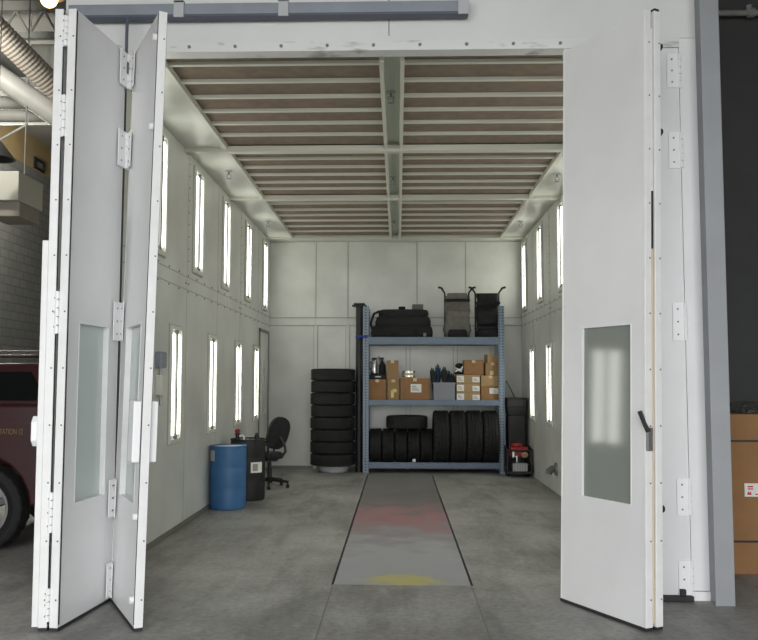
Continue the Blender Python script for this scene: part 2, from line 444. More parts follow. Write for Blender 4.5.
beams = [y_of(148), y_of(197), y_of(237)]
bm_ = MB()
for y in beams[:2]:
    bm_.box(XL, y - 0.055, ZC - 0.045, XR, y + 0.055, ZC + 0.02)
bm_.box(XL, beams[2] - 0.04, ZC - 0.03, XR, beams[2] + 0.04, ZC + 0.02)
struct('trim_5', bm_, 'slat')
struct('trim_6', MB().box(-0.12, YF + 0.2, ZC + 0.06, 0.02, YB - 0.35, ZC + 0.1), 'channel')
slat_rows = [[52.5, 64, 81.5, 97, 111, 123.5, 135], [159, 167.5, 175, 182.5, 189], [203.7, 210, 215.5, 221, 226.5, 231.5]]
ends = [YF + 0.2] + beams
for b in range(3):
    ya, yb = ends[b] + 0.06, ends[b + 1] - 0.06
    for s, (xa, xb) in enumerate(((GXL + 0.035, -0.153), (0.053, GXR - 0.035))):
        where = ('nearest the doors', 'in the middle bay', 'nearest the back wall')[b]
        side = ('left', 'right')[s]
        t = thing('ceiling_filter', f'tan slatted ceiling filter panel {where}, {side} of the centre channel', 'ceiling filter', ((xa + xb) / 2, (ya + yb) / 2, ZC), group='slatted ceiling filters')
        hx, hy = (xb - xa) / 2, (yb - ya) / 2
        MB().box(-hx, -hy, 0.03, hx, hy, 0.155).build('filter_media', 'filter', t)
        sl = MB()
        for py in slat_rows[b]:
            y = y_of(py) - (ya + yb) / 2
            if -hy + 0.02 < y < hy - 0.02:
                sl.box(-hx, y - 0.022, 0.0, hx, y + 0.022, 0.028)
        sl.build('slats', 'slat', t)

# sprinkler heads and ceiling hooks
def sprinkler(px, py, zc, label, group='sprinkler heads under the ceiling'):
    d = RM @ Vector(((px - PPX) / F, -(py - 320) / F, -1)); k = (zc - CAMZ) / d.z
    t = thing('sprinkler', label, 'sprinkler', (d.x * k, d.y * k, zc + 0.004), group=group)
    MB().cyl((0, 0, 0), (0, 0, -0.012), 0.045, n=16).build('escutcheon', 'clamp', t)
    MB().cyl((0, 0, -0.012), (0, 0, -0.05), 0.012, n=10).tube([(-0.02, 0, -0.045), (-0.028, 0, -0.07), (0, 0, -0.1), (0.028, 0, -0.07), (0.02, 0, -0.045)], 0.005, 6).build('nozzle', 'dull_steel', t)
    MB().cyl((0, 0, -0.098), (0, 0, -0.104), 0.032, n=14).build('deflector', 'dull_steel', t)
for px, py, z, l in ((391, 92, ZC + 0.06, 'sprinkler head in the centre channel, nearest the doors'), (393, 177, ZC + 0.06, 'sprinkler head in the centre channel, in the middle bay'),
                     (394, 221, ZC + 0.06, 'sprinkler head in the centre channel, nearest the back wall'), (229, 171, ZC, 'sprinkler head on the left ceiling border past the first cross beam'),
                     (268, 221, ZC, 'small sprinkler head on the left ceiling border near the back wall'), (557, 174, ZC, 'sprinkler head on the right ceiling border beside the tall door'),
                     (521, 221, ZC, 'sprinkler head on the right ceiling border near the back wall')):
    sprinkler(px, py, z, l)

# front frame: jambs and header
JE = at(712, 400, YF)[0]
ZH = at(370, 52, YF)[1] + 0.02
JL, JR = -2.24, at(686.5, 400, YF)[0]
fr = MB()
fr.box(-2.62, YF - 0.02, ZH + 0.058, JE, YF + 0.1, 5.9)
struct('wall_front', fr, 'header')
struct('trim_7', MB().box(JL, YF - 0.035, ZH - 0.02, JR, YF + 0.1, ZH + 0.055), 'flange')
fb = MB()
for i in range(12):
    x = JL + 0.25 + i * 0.36; fb.cyl((x, YF - 0.035, ZH + 0.02), (x, YF - 0.045, ZH + 0.02), 0.013, n=8)
struct('trim_8', fb, 'rivet')
struct('trim_10', MB().box(at(389, 30, YF)[0] - 0.004, YF - 0.0215, ZH + 0.1, at(389, 30, YF)[0] + 0.004, YF - 0.02, 4.6), 'rivet')
struct('trim_11', MB().box(JR, YF - 0.02, 0.07, JE, YF + 0.1, ZH + 0.055).box(-2.62, YF - 0.02, 0.07, JL, YF + 0.1, ZH + 0.055), 'door')
struct('trim_12', MB().box(JR, YF - 0.03, 0.0, JE, YF + 0.1, 0.065).box(-2.62, YF - 0.03, 0.0, JL, YF + 0.1, 0.065), 'door_edge')

# overhead track of the three-leaf door
zt = at(300, 17, YF - 0.12)[1]
x0, x1 = -2.55, at(468, 10, YF - 0.12)[0]
trk = thing('door_track', 'grey steel overhead track across the white header above the left door', 'door track', (0, YF - 0.12, zt))
MB().box(x0, -0.03, 0.018, x1, 0.06, 0.105).build('rail', 'rail', trk, bevel=0.004)
MB().box(x0, -0.035, 0.0, x1, 0.065, 0.018).build('rail_lip', 'rail_dark', trk)
for px in (180, 284, 463):
    cx = at(px, 10, YF - 0.12)[0]
    MB().box(cx - 0.04, -0.045, -0.006, cx + 0.04, -0.03, 0.125).box(cx - 0.04, -0.045, 0.105, cx + 0.04, 0.099, 0.125).build('clamp', 'clamp', trk, bevel=0.004)

# ------------------------------------------------------------------ folding doors
DH = 4.09; DZ = 0.025; TH = 0.05
def door_leaf(label, hinge_xy, free_xy, win=(0.22, 0.80), lean=0, pane_y=0.0, seal=True, H=None, pane='pane'):
    """leaf standing from its rear post to its front edge. local x runs rear -> front, +y is the leaf's left face when looking along x"""
    a = Vector(hinge_xy); b = Vector(free_xy); w = (b - a).length
    rz = math.atan2(b.y - a.y, b.x - a.x)
    t = thing('door_panel', label, 'door', (a.x, a.y, 0), rz, group='folding booth door leaves')
    t.rotation_euler = (math.radians(lean), 0, rz)
    wa, wb = win[0] * w, win[1] * w; za, zb = 0.78, 1.99
    y0, y1 = -TH / 2, TH / 2
    core = MB()
    DH = H or 4.09
    e = 0.012
    core.box(e, y0, DZ, wa, y1, DH).box(wb, y0, DZ, w - e, y1, DH).box(wa, y0, DZ, wb, y1, za).box(wa, y0, zb, wb, y1, DH)
    core.build('leaf', 'door', t)
    # edge strips with their dark gasket line
    MB().box(w - e, y0 - 0.003, DZ, w + 0.006, y1 + 0.003, DH).build('edge_strip', 'door_edge', t, bevel=0.003)
    MB().box(-0.002, y0 - 0.002, DZ, e, y1 + 0.002, DH).build('edge_strip', 'door_edge', t, bevel=0.003)
    if seal: MB().box(w - 0.016, y0 - 0.005, DZ + 0.02, w - 0.001, y0 - 0.001, DH - 0.01).box(w - 0.016, y1 + 0.001, DZ + 0.02, w - 0.001, y1 + 0.005, DH - 0.01).build('gasket', 'gasket', t)
    bo = MB()
    for k in range(11):
        z = 0.2 + k * 0.37; bo.cyl((w + 0.006, 0.012, z), (w + 0.009, 0.012, z), 0.006, n=8)
    bo.build('screws', 'rivet', t)
    MB().box(0.0, y0 - 0.004, 0.006, w, y1 + 0.004, DZ).build('bottom_seal', 'gasket', t)
    # window
    f = 0.008
    fm = MB(); p0, p1 = y0 - 0.002, y1 + 0.002
    fm.box(wa, p0, za, wa + f, p1, zb).box(wb - f, p0, za, wb, p1, zb).box(wa + f, p0, za, wb - f, p1, za + f).box(wa + f, p0, zb - f, wb - f, p1, zb)
    fo = fm.build('window_frame', 'door_edge', t)
    MB().box(wa + f, pane_y - 0.004, za + f, wb - f, pane_y + 0.004, zb - f).build('window_pane', pane, fo)
    return t, w

HZ = []
for ya, yb in ((55, 89), (133, 169), (303, 341), (478, 515), (560, 597)):
    HZ.append((at(680, yb, YF)[1], at(680, ya, YF)[1]))
def hinge(parent, x, y, za, zb, sx, sy, vx, vy, w=0.07):
    """plate on a face plus knuckle; x,y the knuckle, (sx,sy) a unit direction of the plate, (vx,vy) its outward normal"""
    mb = MB()
    n = 5; h = (zb - za) / n
    for k in range(n): mb.cyl((x, y, za + k * h + 0.003), (x, y, za + (k + 1) * h - 0.003), 0.016, n=10)
    p = [(x, y), (x + sx * w, y + sy * w), (x + sx * w + vx * 0.006, y + sy * w + vy * 0.006), (x + vx * 0.006, y + vy * 0.006)]
    mb.hexa([(q[0], q[1], za) for q in p] + [(q[0], q[1], zb) for q in p])
    o = mb.build('hinge', 'hinge', parent)
    sc = MB()
    for k in range(3):
        z = za + (k + 0.5) * (zb - za) / 3
        cx, cy = x + sx * w * 0.6 + vx * 0.006, y + sy * w * 0.6 + vy * 0.006
        sc.cyl((cx, cy, z), (cx + vx * 0.003, cy + vy * 0.003, z), 0.007, n=8)
    sc.build('screws', 'rivet', o)

# right pair ------------------------------------------------
rb_back = floor_at(563.5, 601); rb_front = floor_at(649, 632)
_d = (Vector(rb_front) - Vector(rb_back)).normalized(); _n = Vector((-_d.y, _d.x)) * 0.078
ra_back = Vector(rb_back) + _n + _d * 0.10; ra_front = Vector(rb_front) + _n + _d * 0.012
leafRB, wRB = door_leaf('wide white door leaf right of the opening, frosted window facing the camera', rb_back, rb_front, win=(0.26, 0.85), pane='pane_dark', H=4.125, lean=-1.4, pane_y=-0.004, seal=False)
leafRA, wRA = door_leaf('white door leaf folded behind the wide right leaf, only its front edge showing', ra_back, ra_front, H=4.125, lean=-1.4, seal=False)
leafR1, wR1 = door_leaf('closed white door leaf hinged on the right jamb, mostly hidden behind the folded leaves', (JR - 0.006, YF + 0.005), (rb_back[0] + 0.08, YF + 0.005), seal=False, H=ZH - 0.022)
# latch, wooden packer and dark gap between the two folded leaves
lz = at(650, 432, 5.5)[1]
lt = MB(); lt.cbox((wRB + 0.014, -0.005, lz - 0.05), (0.02, 0.045, 0.15)); lto = lt.build('latch', 'dull_steel', leafRB, bevel=0.004)
MB().tube([(wRB + 0.02, -0.02, lz), (wRB + 0.012, -0.045, lz + 0.05), (wRB + 0.0, -0.075, lz + 0.13)], [0.017, 0.014, 0.015], 8).build('lever', 'gasket', lto)
gz0, gz1 = at(650, 246, 5.5)[1], at(650, 187, 5.5)[1]
ya, yb = TH / 2 + 0.004, TH / 2 + 0.016
MB().box(wRB - 0.004, ya, 0.05, wRB + 0.008, yb, gz0).build('wood_strip', 'wood_strip', leafRB)
MB().box(wRB - 0.004, ya, gz0, wRB + 0.008, yb, gz1).build('dark_gap_strip', 'gasket', leafRB)  # black strip standing in for the shade inside the open gap
MB().box(wRB - 0.004, ya, gz1, wRB + 0.008, yb, 4.0).build('edge_lip', 'door_edge', leafRB)
for za, zb in HZ: hinge(leafR1, -0.004, TH / 2 + 0.005, za, zb, 1.0, 0.0, 0, 1, 0.095)
for py in (36, 124, 512):
    z = at(664, py, 5.5)[1]
    MB().cyl((wRA - 0.03, TH / 2, z), (wRA - 0.03, TH / 2 + 0.035, z), 0.026, n=12).build('door_bumper', 'gasket', leafRA, smooth=True)
MB().box(0.0, TH / 2 + 0.002, 0.004, 0.24, TH / 2 + 0.06, 0.04).box(0.05, TH / 2 + 0.005, 0.04, 0.09, TH / 2 + 0.045, 0.085).build('foot_bolt', 'gasket', leafR1, bevel=0.004)
MB().box(wRA - 0.035, -0.02, 4.125, wRA - 0.0, 0.02, 4.145).build('top_cap', 'gasket', leafRA)

# left three ------------------------------------------------
lb_front = floor_at(53.5, 632); lb_back = floor_at(108, 600.5)
lc_back = (lb_back[0] + 0.045, lb_back[1] - 0.005); lc_front = floor_at(138, 632)
la_front = (lb_front[0] - 0.072, lb_front[1] + 0.0); la_back = (la_front[0] - 0.04, lb_back[1])
leafLB, wLB = door_leaf('wide white middle leaf of the left folding door, tall frosted window', lb_back, lb_front, win=(0.20, 0.78), lean=-0.15, pane_y=-0.018)
leafLC, wLC = door_leaf('white inner leaf of the left folding door, with white guard boxes on both faces', lc_back, lc_front, win=(0.2, 0.8), lean=-1.1, pane_y=0.018)
MB().box(-0.006, TH / 2 + 0.004, 0.04, 0.006, TH / 2 + 0.014, DH - 0.02).build('joint_gap_strip', 'gasket', leafLB)  # black strip drawn as the dark joint between middle and inner leaf
leafLA, wLA = door_leaf('white outer leaf of the left folding door, only its front edge showing at far left', la_back, la_front, lean=0.1)
# hinges between middle and inner leaf (rear), between outer and middle leaf (front)
HZL = [(at(112, b, lb_back[1])[1], at(112, a, lb_back[1])[1]) for a, b in ((55, 89), (133, 169), (303, 341), (478, 515), (560, 594))]
for za, zb in HZL:
    hinge(leafLB, -0.004, TH / 2 + 0.016, za, zb, 1.0, 0.0, 0, 1, 0.13)
    hinge(leafLC, -0.004, -TH / 2 - 0.012, za, zb, 1.0, 0.0, 0, -1, 0.11)
for ya, yb in ((16, 47), (95, 137), (291, 334), (492, 533), (588, 622)):
    za, zb = at(58, yb, lb_front[1])[1], at(58, ya, lb_front[1])[1]
    hinge(leafLB, wLB + 0.008, -TH / 2 - 0.015, za, zb, 0, -0.3, 1, 0)
# trolley that rides in the track, at the rear post of the middle leaf
zt2 = zt
MB().cyl((-0.0, 0.03, DH - 0.30), (-0.0, 0.03, zt2 - 0.012), 0.012, n=10).cbox((0.0, 0.03, DH - 0.12), (0.045, 0.05, 0.09)).cbox((0, 0.03, zt2 - 0.02), (0.03, 0.06, 0.02)).build('trolley', 'rail_dark', leafLB, bevel=0.004)
# guard boxes on both faces of the inner leaf
gz0, gz1 = at(135, 462, 5.5)[1], at(135, 401, 5.5)[1]
for s in (-1, 1):
    a, b = sorted((s * (TH / 2 + 0.004), s * (TH / 2 + 0.055)))
    MB().box(wLC - 0.17, a, gz0, wLC - 0.03, b, gz1).build('guard_box', 'white_plastic', leafLC, bevel=0.006)
for py in (31, 122, 519, 603):
    z = at(150, py, 5.4)[1]
    MB().cyl((wLC - 0.05, -TH / 2, z), (wLC - 0.05, -TH / 2 - 0.03, z), 0.024, n=12).build('door_bumper', 'white_plastic', leafLC, smooth=True)
# walk-through door set in the outer leaf: flange and latch case
MB().box(wLA - 0.16, -TH / 2 - 0.045, 0.03, wLA + 0.004, -TH / 2 - 0.004, 2.52).build('walk_door_flange', 'door_edge', leafLA, bevel=0.004)
zk = at(33, 432, 5.35)[1]
MB().prism([(wLA - 0.09, zk - 0.06), (wLA - 0.03, zk - 0.1), (wLA + 0.004, zk - 0.06), (wLA + 0.004, zk + 0.06), (wLA - 0.03, zk + 0.1), (wLA - 0.09, zk + 0.05)], -TH / 2 - 0.085, -TH / 2 - 0.045).build('latch_case', 'white_plastic', leafLA, bevel=0.006)

# grey steel column
x0, z0 = at(713, 600, 6.2); x1 = at(733, 600, 6.2)[0]; x0 += 0.008; x1 += 0.006
c = MB().box(x0 + 0.012, 6.2, 0.0, x1 + 0.012, 6.23, 7.5).box(x0 + 0.03, 6.23, 0, x0 + 0.06, 6.37, 7.5).box(x0 + 0.012, 6.37, 0, x1 + 0.012, 6.40, 7.5)
col = c.build('steel_column', 'column', bevel=0.004); tag(col, 'grey painted steel column standing beside the right booth jamb', 'column')

# ------------------------------------------------------------------ wall lights
def light_proto():
    t = thing('wall_light', '', 'light fixture')
    W, H = 0.46, 1.24
    f = 0.045
    MB().box(0, -W / 2, -H / 2, 0.03, -W / 2 + f, H / 2).box(0, W / 2 - f, -H / 2, 0.03, W / 2, H / 2).box(0, -W / 2 + f, -H / 2, 0.03, W / 2 - f, -H / 2 + f).box(0, -W / 2 + f, H / 2 - f, 0.03, W / 2 - f, H / 2).build('frame', 'light_frame', t, bevel=0.004)
    MB().box(0.0, -W / 2 + f, -H / 2 + f, 0.008, W / 2 - f, H / 2 - f).build('backing', 'light_frame', t)
    MB().box(0.0, -W / 2 - 0.012, -H / 2 - 0.012, 0.012, -W / 2, H / 2 + 0.012).box(0, W / 2, -H / 2 - 0.012, 0.012, W / 2 + 0.012, H / 2 + 0.012).box(0, -W / 2, -H / 2 - 0.012, 0.012, W / 2, -H / 2).box(0, -W / 2, H / 2, 0.012, W / 2, H / 2 + 0.012).build('seal', 'gasket_green', t)
    MB().box(0.008, -0.024, -H / 2 + f, 0.034, 0.024, H / 2 - f).build('divider', 'divider', t)
    for y in (-0.093, 0.093):
        r = 0.063
        ring0 = [(0.009 + 0.016 * math.sin(PI * k / 6), y - r * math.cos(PI * k / 6), -0.53) for k in range(7)]
        ring1 = [(p[0], p[1], 0.53) for p in ring0]
        MB().rings([ring0, ring1]).build('lit_tube', 'tube', t)
    return t
LP = light_proto(); first = True
ORD = ['nearest the doors', 'second from the doors', 'third from the doors', 'fourth from the doors', 'next to the back wall', 'sixth']
def wall_light(X, py0, py1, px, rz, label, group):
    global first
    px += 2.0 if X > 0 else -2.5
    # depth along the wall from the photo column
    d = RM @ Vector(((px - PPX) / F, -((py0 + py1) / 2 - 320) / F, -1)); k = X / d.x
    y = d.y * k
    za, zb = at(px, py1, y)[1], at(px, py0, y)[1]
    t = LP if first else copy_tree(LP); first = False
    z = 3.47 if za > 2.5 else 1.56
    t.location = (X, y, z); t.rotation_euler = (0, 0, rz); t['label'] = label; t['group'] = group
    return y
ups = []
for i, (px, a, b) in enumerate(((161.5, 130, 240), (200, 172, 268), (228, 200, 285), (250, 222, 297), (267, 240, 306))):
    ups.append(wall_light(XL, a, b, px, 0, f'lit twin-tube light, upper row of left booth wall, {ORD[i]}', 'upper row of lights on the left wall'))
for i, (px, a, b) in enumerate(((176.5, 331, 436), (213.5, 340, 428), (239.5, 345, 421), (257.5, 348, 416))):
    wall_light(XL, a, b, px, 0, f'lit twin-tube light, lower row of left booth wall, {("nearest the doors", "second from the doors", "third from the doors", "last before the side door")[i]}', 'lower row of lights on the left wall')
wall_light(XL, 320, 445, 128.5, 0, 'lit twin-tube light low on the left booth wall behind the open left door', 'lower row of lights on the left wall')
for i, (px, a, b) in enumerate(((523, 240, 306), (538.5, 222, 296), (560, 203, 280))):
    wall_light(XR, a, b, px, PI, f'lit twin-tube light, upper row of right booth wall, {("next to the back wall", "second from the back wall", "beside the tall right door")[i]}', 'upper row of lights on the right wall')
for i, (px, a, b) in enumerate(((531.5, 345, 417), (548.5, 345, 420))):
    wall_light(XR, a, b, px, PI, f'lit twin-tube light, lower row of right booth wall, {("nearer the back wall", "nearer the tall right door")[i]}', 'lower row of lights on the right wall')
# the rest of the right-hand rows stands behind the door leaf but still lights the booth
for nth, y, nm in (('fourth', 9.9, 'upper'), ('third', 10.8, 'lower'), ('fifth', 8.2, 'upper'), ('fourth', 9.1, 'lower'), ('sixth', 7.0, 'upper'), ('fifth', 7.5, 'lower')):
    t = copy_tree(LP); t.location = (XR, y, 3.47 if nm == 'upper' else 1.56); t.rotation_euler = (0, 0, PI)
    t['label'] = f'lit twin-tube light, {nm} row of right booth wall, {nth} from the back wall'; t['group'] = f'{nm} row of lights on the right wall'

t = copy_tree(LP); t.location = (XL, 6.74, 3.47); t['label'] = 'lit twin-tube light high on the left booth wall behind the open left door'; t['group'] = 'upper row of lights on the left wall'

# side door at the rear of the left wall
dy0, dy1 = 14.35, 15.25
dr = MB().box(XL, dy0 - 0.05, 0, XL + 0.02, dy0, 2.5).box(XL, dy1, 0, XL + 0.02, dy1 + 0.05, 2.5).box(XL, dy0 - 0.05, 2.45, XL + 0.02, dy1 + 0.05, 2.5)
struct('trim_13', dr, 'rivet')
d1 = MB().box(XL, dy0 + 0.01, 0.01, XL + 0.012, dy1 - 0.01, 2.44).build('door_1', 'booth'); d1['kind'] = 'structure'
MB().box(XL + 0.012, dy0 + 0.25, 1.05, XL + 0.018, dy0 + 0.6, 1.95).build('window_pane', 'pane', d1)
# switch boxes on the left wall
for py, lab, mt, h in ((360, 'small blue-grey switch box on the left booth wall, upper of two beside the door', 'rail', 0.16), (385, 'small grey switch box on the left booth wall, lower of two beside the door', 'light_frame', 0.2)):
    d = RM @ Vector(((158 - PPX) / F, -(py - 320) / F, -1)); k = XL / d.x
    t = thing('switch_box', lab, 'switch box', (XL, d.y * k, CAMZ + d.z * k), group='switch boxes on the left wall')
    MB().box(0, -0.09, -h / 2, 0.06, 0.09, h / 2).build('case', mt, t, bevel=0.008)
    MB().box(0.06, -0.08, -h / 2 + 0.01, 0.066, 0.08, h / 2 - 0.01).build('cover', mt, t, bevel=0.003)
    MB().cyl((0.03, 0, -h / 2), (0.03, 0, -h / 2 - 0.1), 0.014, n=8).build('conduit', 'dull_steel', t)
# drain spout on the right wall
d = RM @ Vector(((557 - PPX) / F, -(469 - 320) / F, -1)); k = XR / d.x
t = thing('wall_spout', 'small dark grey spout low on the right booth wall beside the tall door', 'spout', (XR, d.y * k, CAMZ + d.z * k))
MB().cyl((0, 0, 0), (-0.03, 0, 0), 0.09, n=18).build('flange_plate', 'dull_steel', t, smooth=True)
MB().tube([(-0.02, 0, 0.0), (-0.07, 0, 0.0), (-0.11, 0, -0.03), (-0.12, 0, -0.07)], 0.05, 12).build('pipe', 'divider', t, smooth=True)

# ------------------------------------------------------------------ storage rack
RY0, RY1 = 14.75, 15.40
rx0, _ = at(362.8, 470, RY0); rx1 = at(505.5, 470, RY0)[0]
def rz_(py): return at(430, py, RY0)[1]
ZT = rz_(306)
rack = thing('storage_rack', 'blue grey steel rack with three shelves standing against the booth back wall', 'rack', ((rx0 + rx1) / 2, RY0, 0))
hw = (rx1 - rx0) / 2; dd = RY1 - RY0
for sx in (-1, 1):
    for yy in (0, dd - 0.09):
        a, b = sorted((sx * hw, sx * (hw - 0.1)))
        MB().box(a, yy, 0.008, b, yy + 0.02, ZT).box(a, yy + 0.02, 0.008, a + 0.02, yy + 0.09, ZT).box(b - 0.02, yy + 0.02, 0.008, b, yy + 0.09, ZT).build('upright', 'perforated', rack)
        MB().box(a, yy - 0.01, 0, b, yy + 0.1, 0.008).build('foot_plate', 'rack_blue', rack)
    cb = MB(); xm = sx * (hw - 0.05)
    for z0_, z1_ in ((0.25, 0.9), (0.9, 1.55), (1.55, 2.2), (2.2, 2.8)):
        cb.tube([(xm, 0.06, z0_), (xm, dd - 0.06, z1_)], 0.016, 6)
    cb.build('side_brace', 'rack_blue', rack)
SH = []
for ya, yb in ((337, 344.5), (400, 405.5), (462.5, 468.5)):
    za, zb = rz_(yb), rz_(ya)
    for yy in (0.01, dd - 0.06):
        MB().box(-hw + 0.09, yy - 0.025, za, hw - 0.09, yy + 0.035, zb).build('beam', 'rack_blue', rack, bevel=0.004)
    MB().box(-hw + 0.1, 0.045, zb - 0.05, hw - 0.1, dd - 0.085, zb - 0.02).build('shelf', 'deck', rack)
    SH.append(zb - 0.02)
ZT1, ZT2, ZT3 = SH
# black post tied to the rack
pX = -0.69; pz = at(361, 303, 14.9)[1]
t = thing('steel_post', 'tall dark steel post with a wide cap, standing left of the blue rack', 'post', (pX, 14.98, 0))
MB().cyl((0, 0, 0.012), (0, 0, pz - 0.06), 0.063, n=20).build('shaft', 'black', t, smooth=True)
MB().cyl((0, 0, 0), (0, 0, 0.012), 0.066, n=20).build('base_plate', 'black', t)
MB().box(-0.13, -0.1, pz - 0.06, 0.13, 0.1, pz - 0.03).box(-0.1, -0.09, pz - 0.03, 0.1, 0.09, pz).build('cap', 'black', t, bevel=0.01)
zs = at(360, 337, 14.9)[1]
sb = MB().lathe([(0.064, zs - 0.02), (0.069, zs - 0.02), (0.069, zs + 0.025), (0.064, zs + 0.025)], (0, 0, 0), n=24, close=True)
sb.box(-0.01, -0.28, zs - 0.02, 0.16, -0.262, zs + 0.02).box(-0.028, -0.28, zs - 0.02, -0.01, -0.064, zs + 0.02)
st = sb.build('strap', 'blue_strap', loc=(pX, 14.98, 0)); tag(st, 'blue strap tied round the dark post at the top shelf', 'strap')

# ------------------------------------------------------------------ tyres
def tyre_mesh(R, r, w, n=64):
    """closed tyre profile turned about x"""
    h = w / 2
    prof = [(r, -h * 0.55), (r + 0.012, -h * 0.78), (r + (R - r) * 0.45, -h), (R - 0.035, -h * 0.96), (R - 0.010, -h * 0.86)]
    ribs = 4
    for i in range(ribs):
        a = -h * 0.80 + i * (1.6 * h / ribs); b = a + 1.6 * h / ribs
        gq = 0.1 * (b - a)
        prof += [(R, a + gq * 1.3), (R, b - gq * 1.3), (R - 0.012, b - gq), (R - 0.012, b + gq)] if i < ribs - 1 else [(R, a + gq * 1.3), (R, b)]
    prof += [(R - 0.010, h * 0.86), (R - 0.035, h * 0.96), (r + (R - r) * 0.45, h), (r + 0.012, h * 0.78), (r, h * 0.55)]
    L = len(prof)
    def wob(j, k):
        if 3 <= j <= 5 or L - 6 <= j <= L - 4: return -0.010 if k % 2 else 0
        return 0
    return MB().lathe(prof, n=n, close=True, axis='x', wob=wob)
def tyre_proto(R, r, w):
    o = tyre_mesh(R, r, w).build('tyre', 'rubber'); 
    return o
tA = tyre_proto(0.395, 0.20, 0.212)     # stack
tB = tyre_proto(0.295, 0.19, 0.222)     # small, on the rack
tC = tyre_proto(0.457, 0.27, 0.288)     # large, on the rack
used = set()
def put(proto, loc, rot, label, group):
    if proto.name in used: o = proto.copy(); COL.objects.link(o)
    else: o = proto; used.add(proto.name)
    o.location = loc; o.rotation_euler = rot; tag(o, label, 'tyre', group); return o
sxp = at(332.5, 470, 14.95)[0]; SY = 14.98
pan_h = 0.115
t = thing('floor_stand', 'pale round metal stand under the free-standing stack of tyres', 'stand', (sxp + 0.02, SY, 0))
MB().cyl((0, 0, 0), (0, 0, 0.02), 0.27, n=28).build('base', 'dull_steel', t, bevel=0.004)
MB().cyl((0, 0, 0.02), (0, 0, pan_h), 0.25, 0.27, n=28).build('drum', 'clamp', t, smooth=True)
names = ['bottom', 'second from the bottom', 'third from the bottom', 'fourth from the bottom', 'fourth from the top', 'third from the top', 'second from the top', 'topmost']
for k in range(8):
    dx = (0.0, -0.005, 0.0, -0.004, 0.004, -0.006, 0.002, 0.0)[k]
    put(tA, (sxp + dx, SY + random.uniform(-0.01, 0.01), pan_h + 0.106 + k * 0.2125), (0, PI / 2, random.uniform(0, 2)), f'black tyre in the free-standing stack left of the rack, {names[k]}', 'tyres in the free-standing stack')
xs0 = at(368.5, 450, 14.9)[0]; xs1 = at(433, 450, 14.9)[0]; xs2 = at(499.5, 450, 14.9)[0]
xs0 = max(xs0, rx0 + 0.105); xs2 = min(xs2, rx1 - 0.105)
sl = (xs1 - xs0) / 5; bl = (xs2 - xs1) / 4
for k in range(5):
    o = put(tB, (xs0 + sl * (k + 0.5), 15.04, ZT3 + 0.295), (random.uniform(0, 2), 0, 0), f'small upright tyre on the bottom shelf, {("first", "second", "third", "fourth", "fifth")[k]} from the left upright', 'small upright tyres on the bottom shelf')
    o.scale = (sl * 0.985 / 0.222, 1, 1)
for k in range(4):
    o = put(tC, (xs1 + bl * (k + 0.5), 14.985, ZT3 + 0.457), (random.uniform(0, 2), 0, 0), f'large upright tyre on the bottom shelf, {("first", "second", "third", "fourth")[k]} of four counting from the small tyres', 'large upright tyres on the bottom shelf')
    o.scale = (bl * 0.985 / 0.288, 1, 1)
o = put(tA, (at(407, 423, 14.9)[0], 14.99, ZT3 + 0.59 + 0.118), (0, PI / 2 , 0.5), 'tyre lying flat on top of the row of small upright tyres', 'tyres in the free-standing stack'); del o['group']
o.scale = (1.08, 0.93, 0.93)
# paper tags, each stuck to its tyre
def paper_tag(px, py, y, w, h, lab):
    x, z = at(px, py, y)
    o = MB().box(-w / 2, -0.002, -h / 2, w / 2, 0.002, h / 2).build('paper_tag', 'rubber_label', loc=(x, y, z)); tag(o, lab, 'tag')
paper_tag(414, 460.5, 14.72, 0.055, 0.05, 'white paper tag at the foot of a small tyre, on the front beam')

# ------------------------------------------------------------------ cartons on the middle shelf
def carton(px0, py0, px1, py1, y, depth, m, label, group='cartons on the middle shelf', rz=0, z=None, labels=(), tape=True, h=None):
    xa, za = at(px0, py1, y); xb, zb = at(px1, py0, y)
    if z is None: z = za
    hh = h or (zb - za)
    t = thing('carton', label, 'box', ((xa + xb) / 2, y, z), rz, group)
    w = xb - xa
    MB().box(-w / 2, 0, 0, w / 2, depth, hh).build('body', m, t, bevel=0.006)
    if tape:
        MB().box(-0.03, -0.001, hh - 0.05, 0.03, depth * 0.9, hh + 0.0015).build('tape', 'tape', t)
    for (u0, v0, u1, v1, mm) in labels:
        lo = MB().box(-w / 2 + u0 * w, -0.0025, v0 * hh, -w / 2 + u1 * w, 0.0, v1 * hh).build('paper_label', mm, t)
        if mm == 'paper' and (u1 - u0) * w > 0.1:
            pr = MB()
            for k in range(3):
                vv = v0 + (v1 - v0) * (0.25 + 0.22 * k)
                pr.box(-w / 2 + (u0 + 0.12 * (u1 - u0)) * w, -0.0035, vv * hh, -w / 2 + (u0 + (0.8 - 0.15 * k) * (u1 - u0)) * w, -0.0025, (vv + 0.09 * (v1 - v0)) * hh)
            pr.build('print_lines', 'print', lo)
    t['h'] = hh
    return t, z + hh
CY = 14.84; z2 = ZT2
c1, zc1 = carton(368.5, 379.5, 386, 401, CY, 0.45, 'card3', 'brown carton at the left end of the middle shelf, under the steel flask', z=z2)
c2, zc2 = carton(387.5, 379.5, 399, 401, CY, 0.4, 'card', 'narrow brown carton with a yellow torn label, second from left on the middle shelf', z=z2, labels=((0.3, 0.15, 0.55, 0.5, 'paper_yellow'), (0.45, 0.4, 0.8, 0.56, 'paper_yellow')))
c3, zc3 = carton(386.5, 360.5, 398.5, 379.5, CY + 0.02, 0.3, 'card', 'upright carton with open lid standing on the yellow-labelled carton', z=zc2 + 0.001)
xa = at(392.5, 360, CY)[0]
c4, zc4 = carton(400.5, 378.5, 429.5, 401, CY, 0.5, 'card3', 'wide orange-brown carton with one white label, middle shelf left half', z=z2, labels=((0.35, 0.38, 0.72, 0.75, 'paper'),))
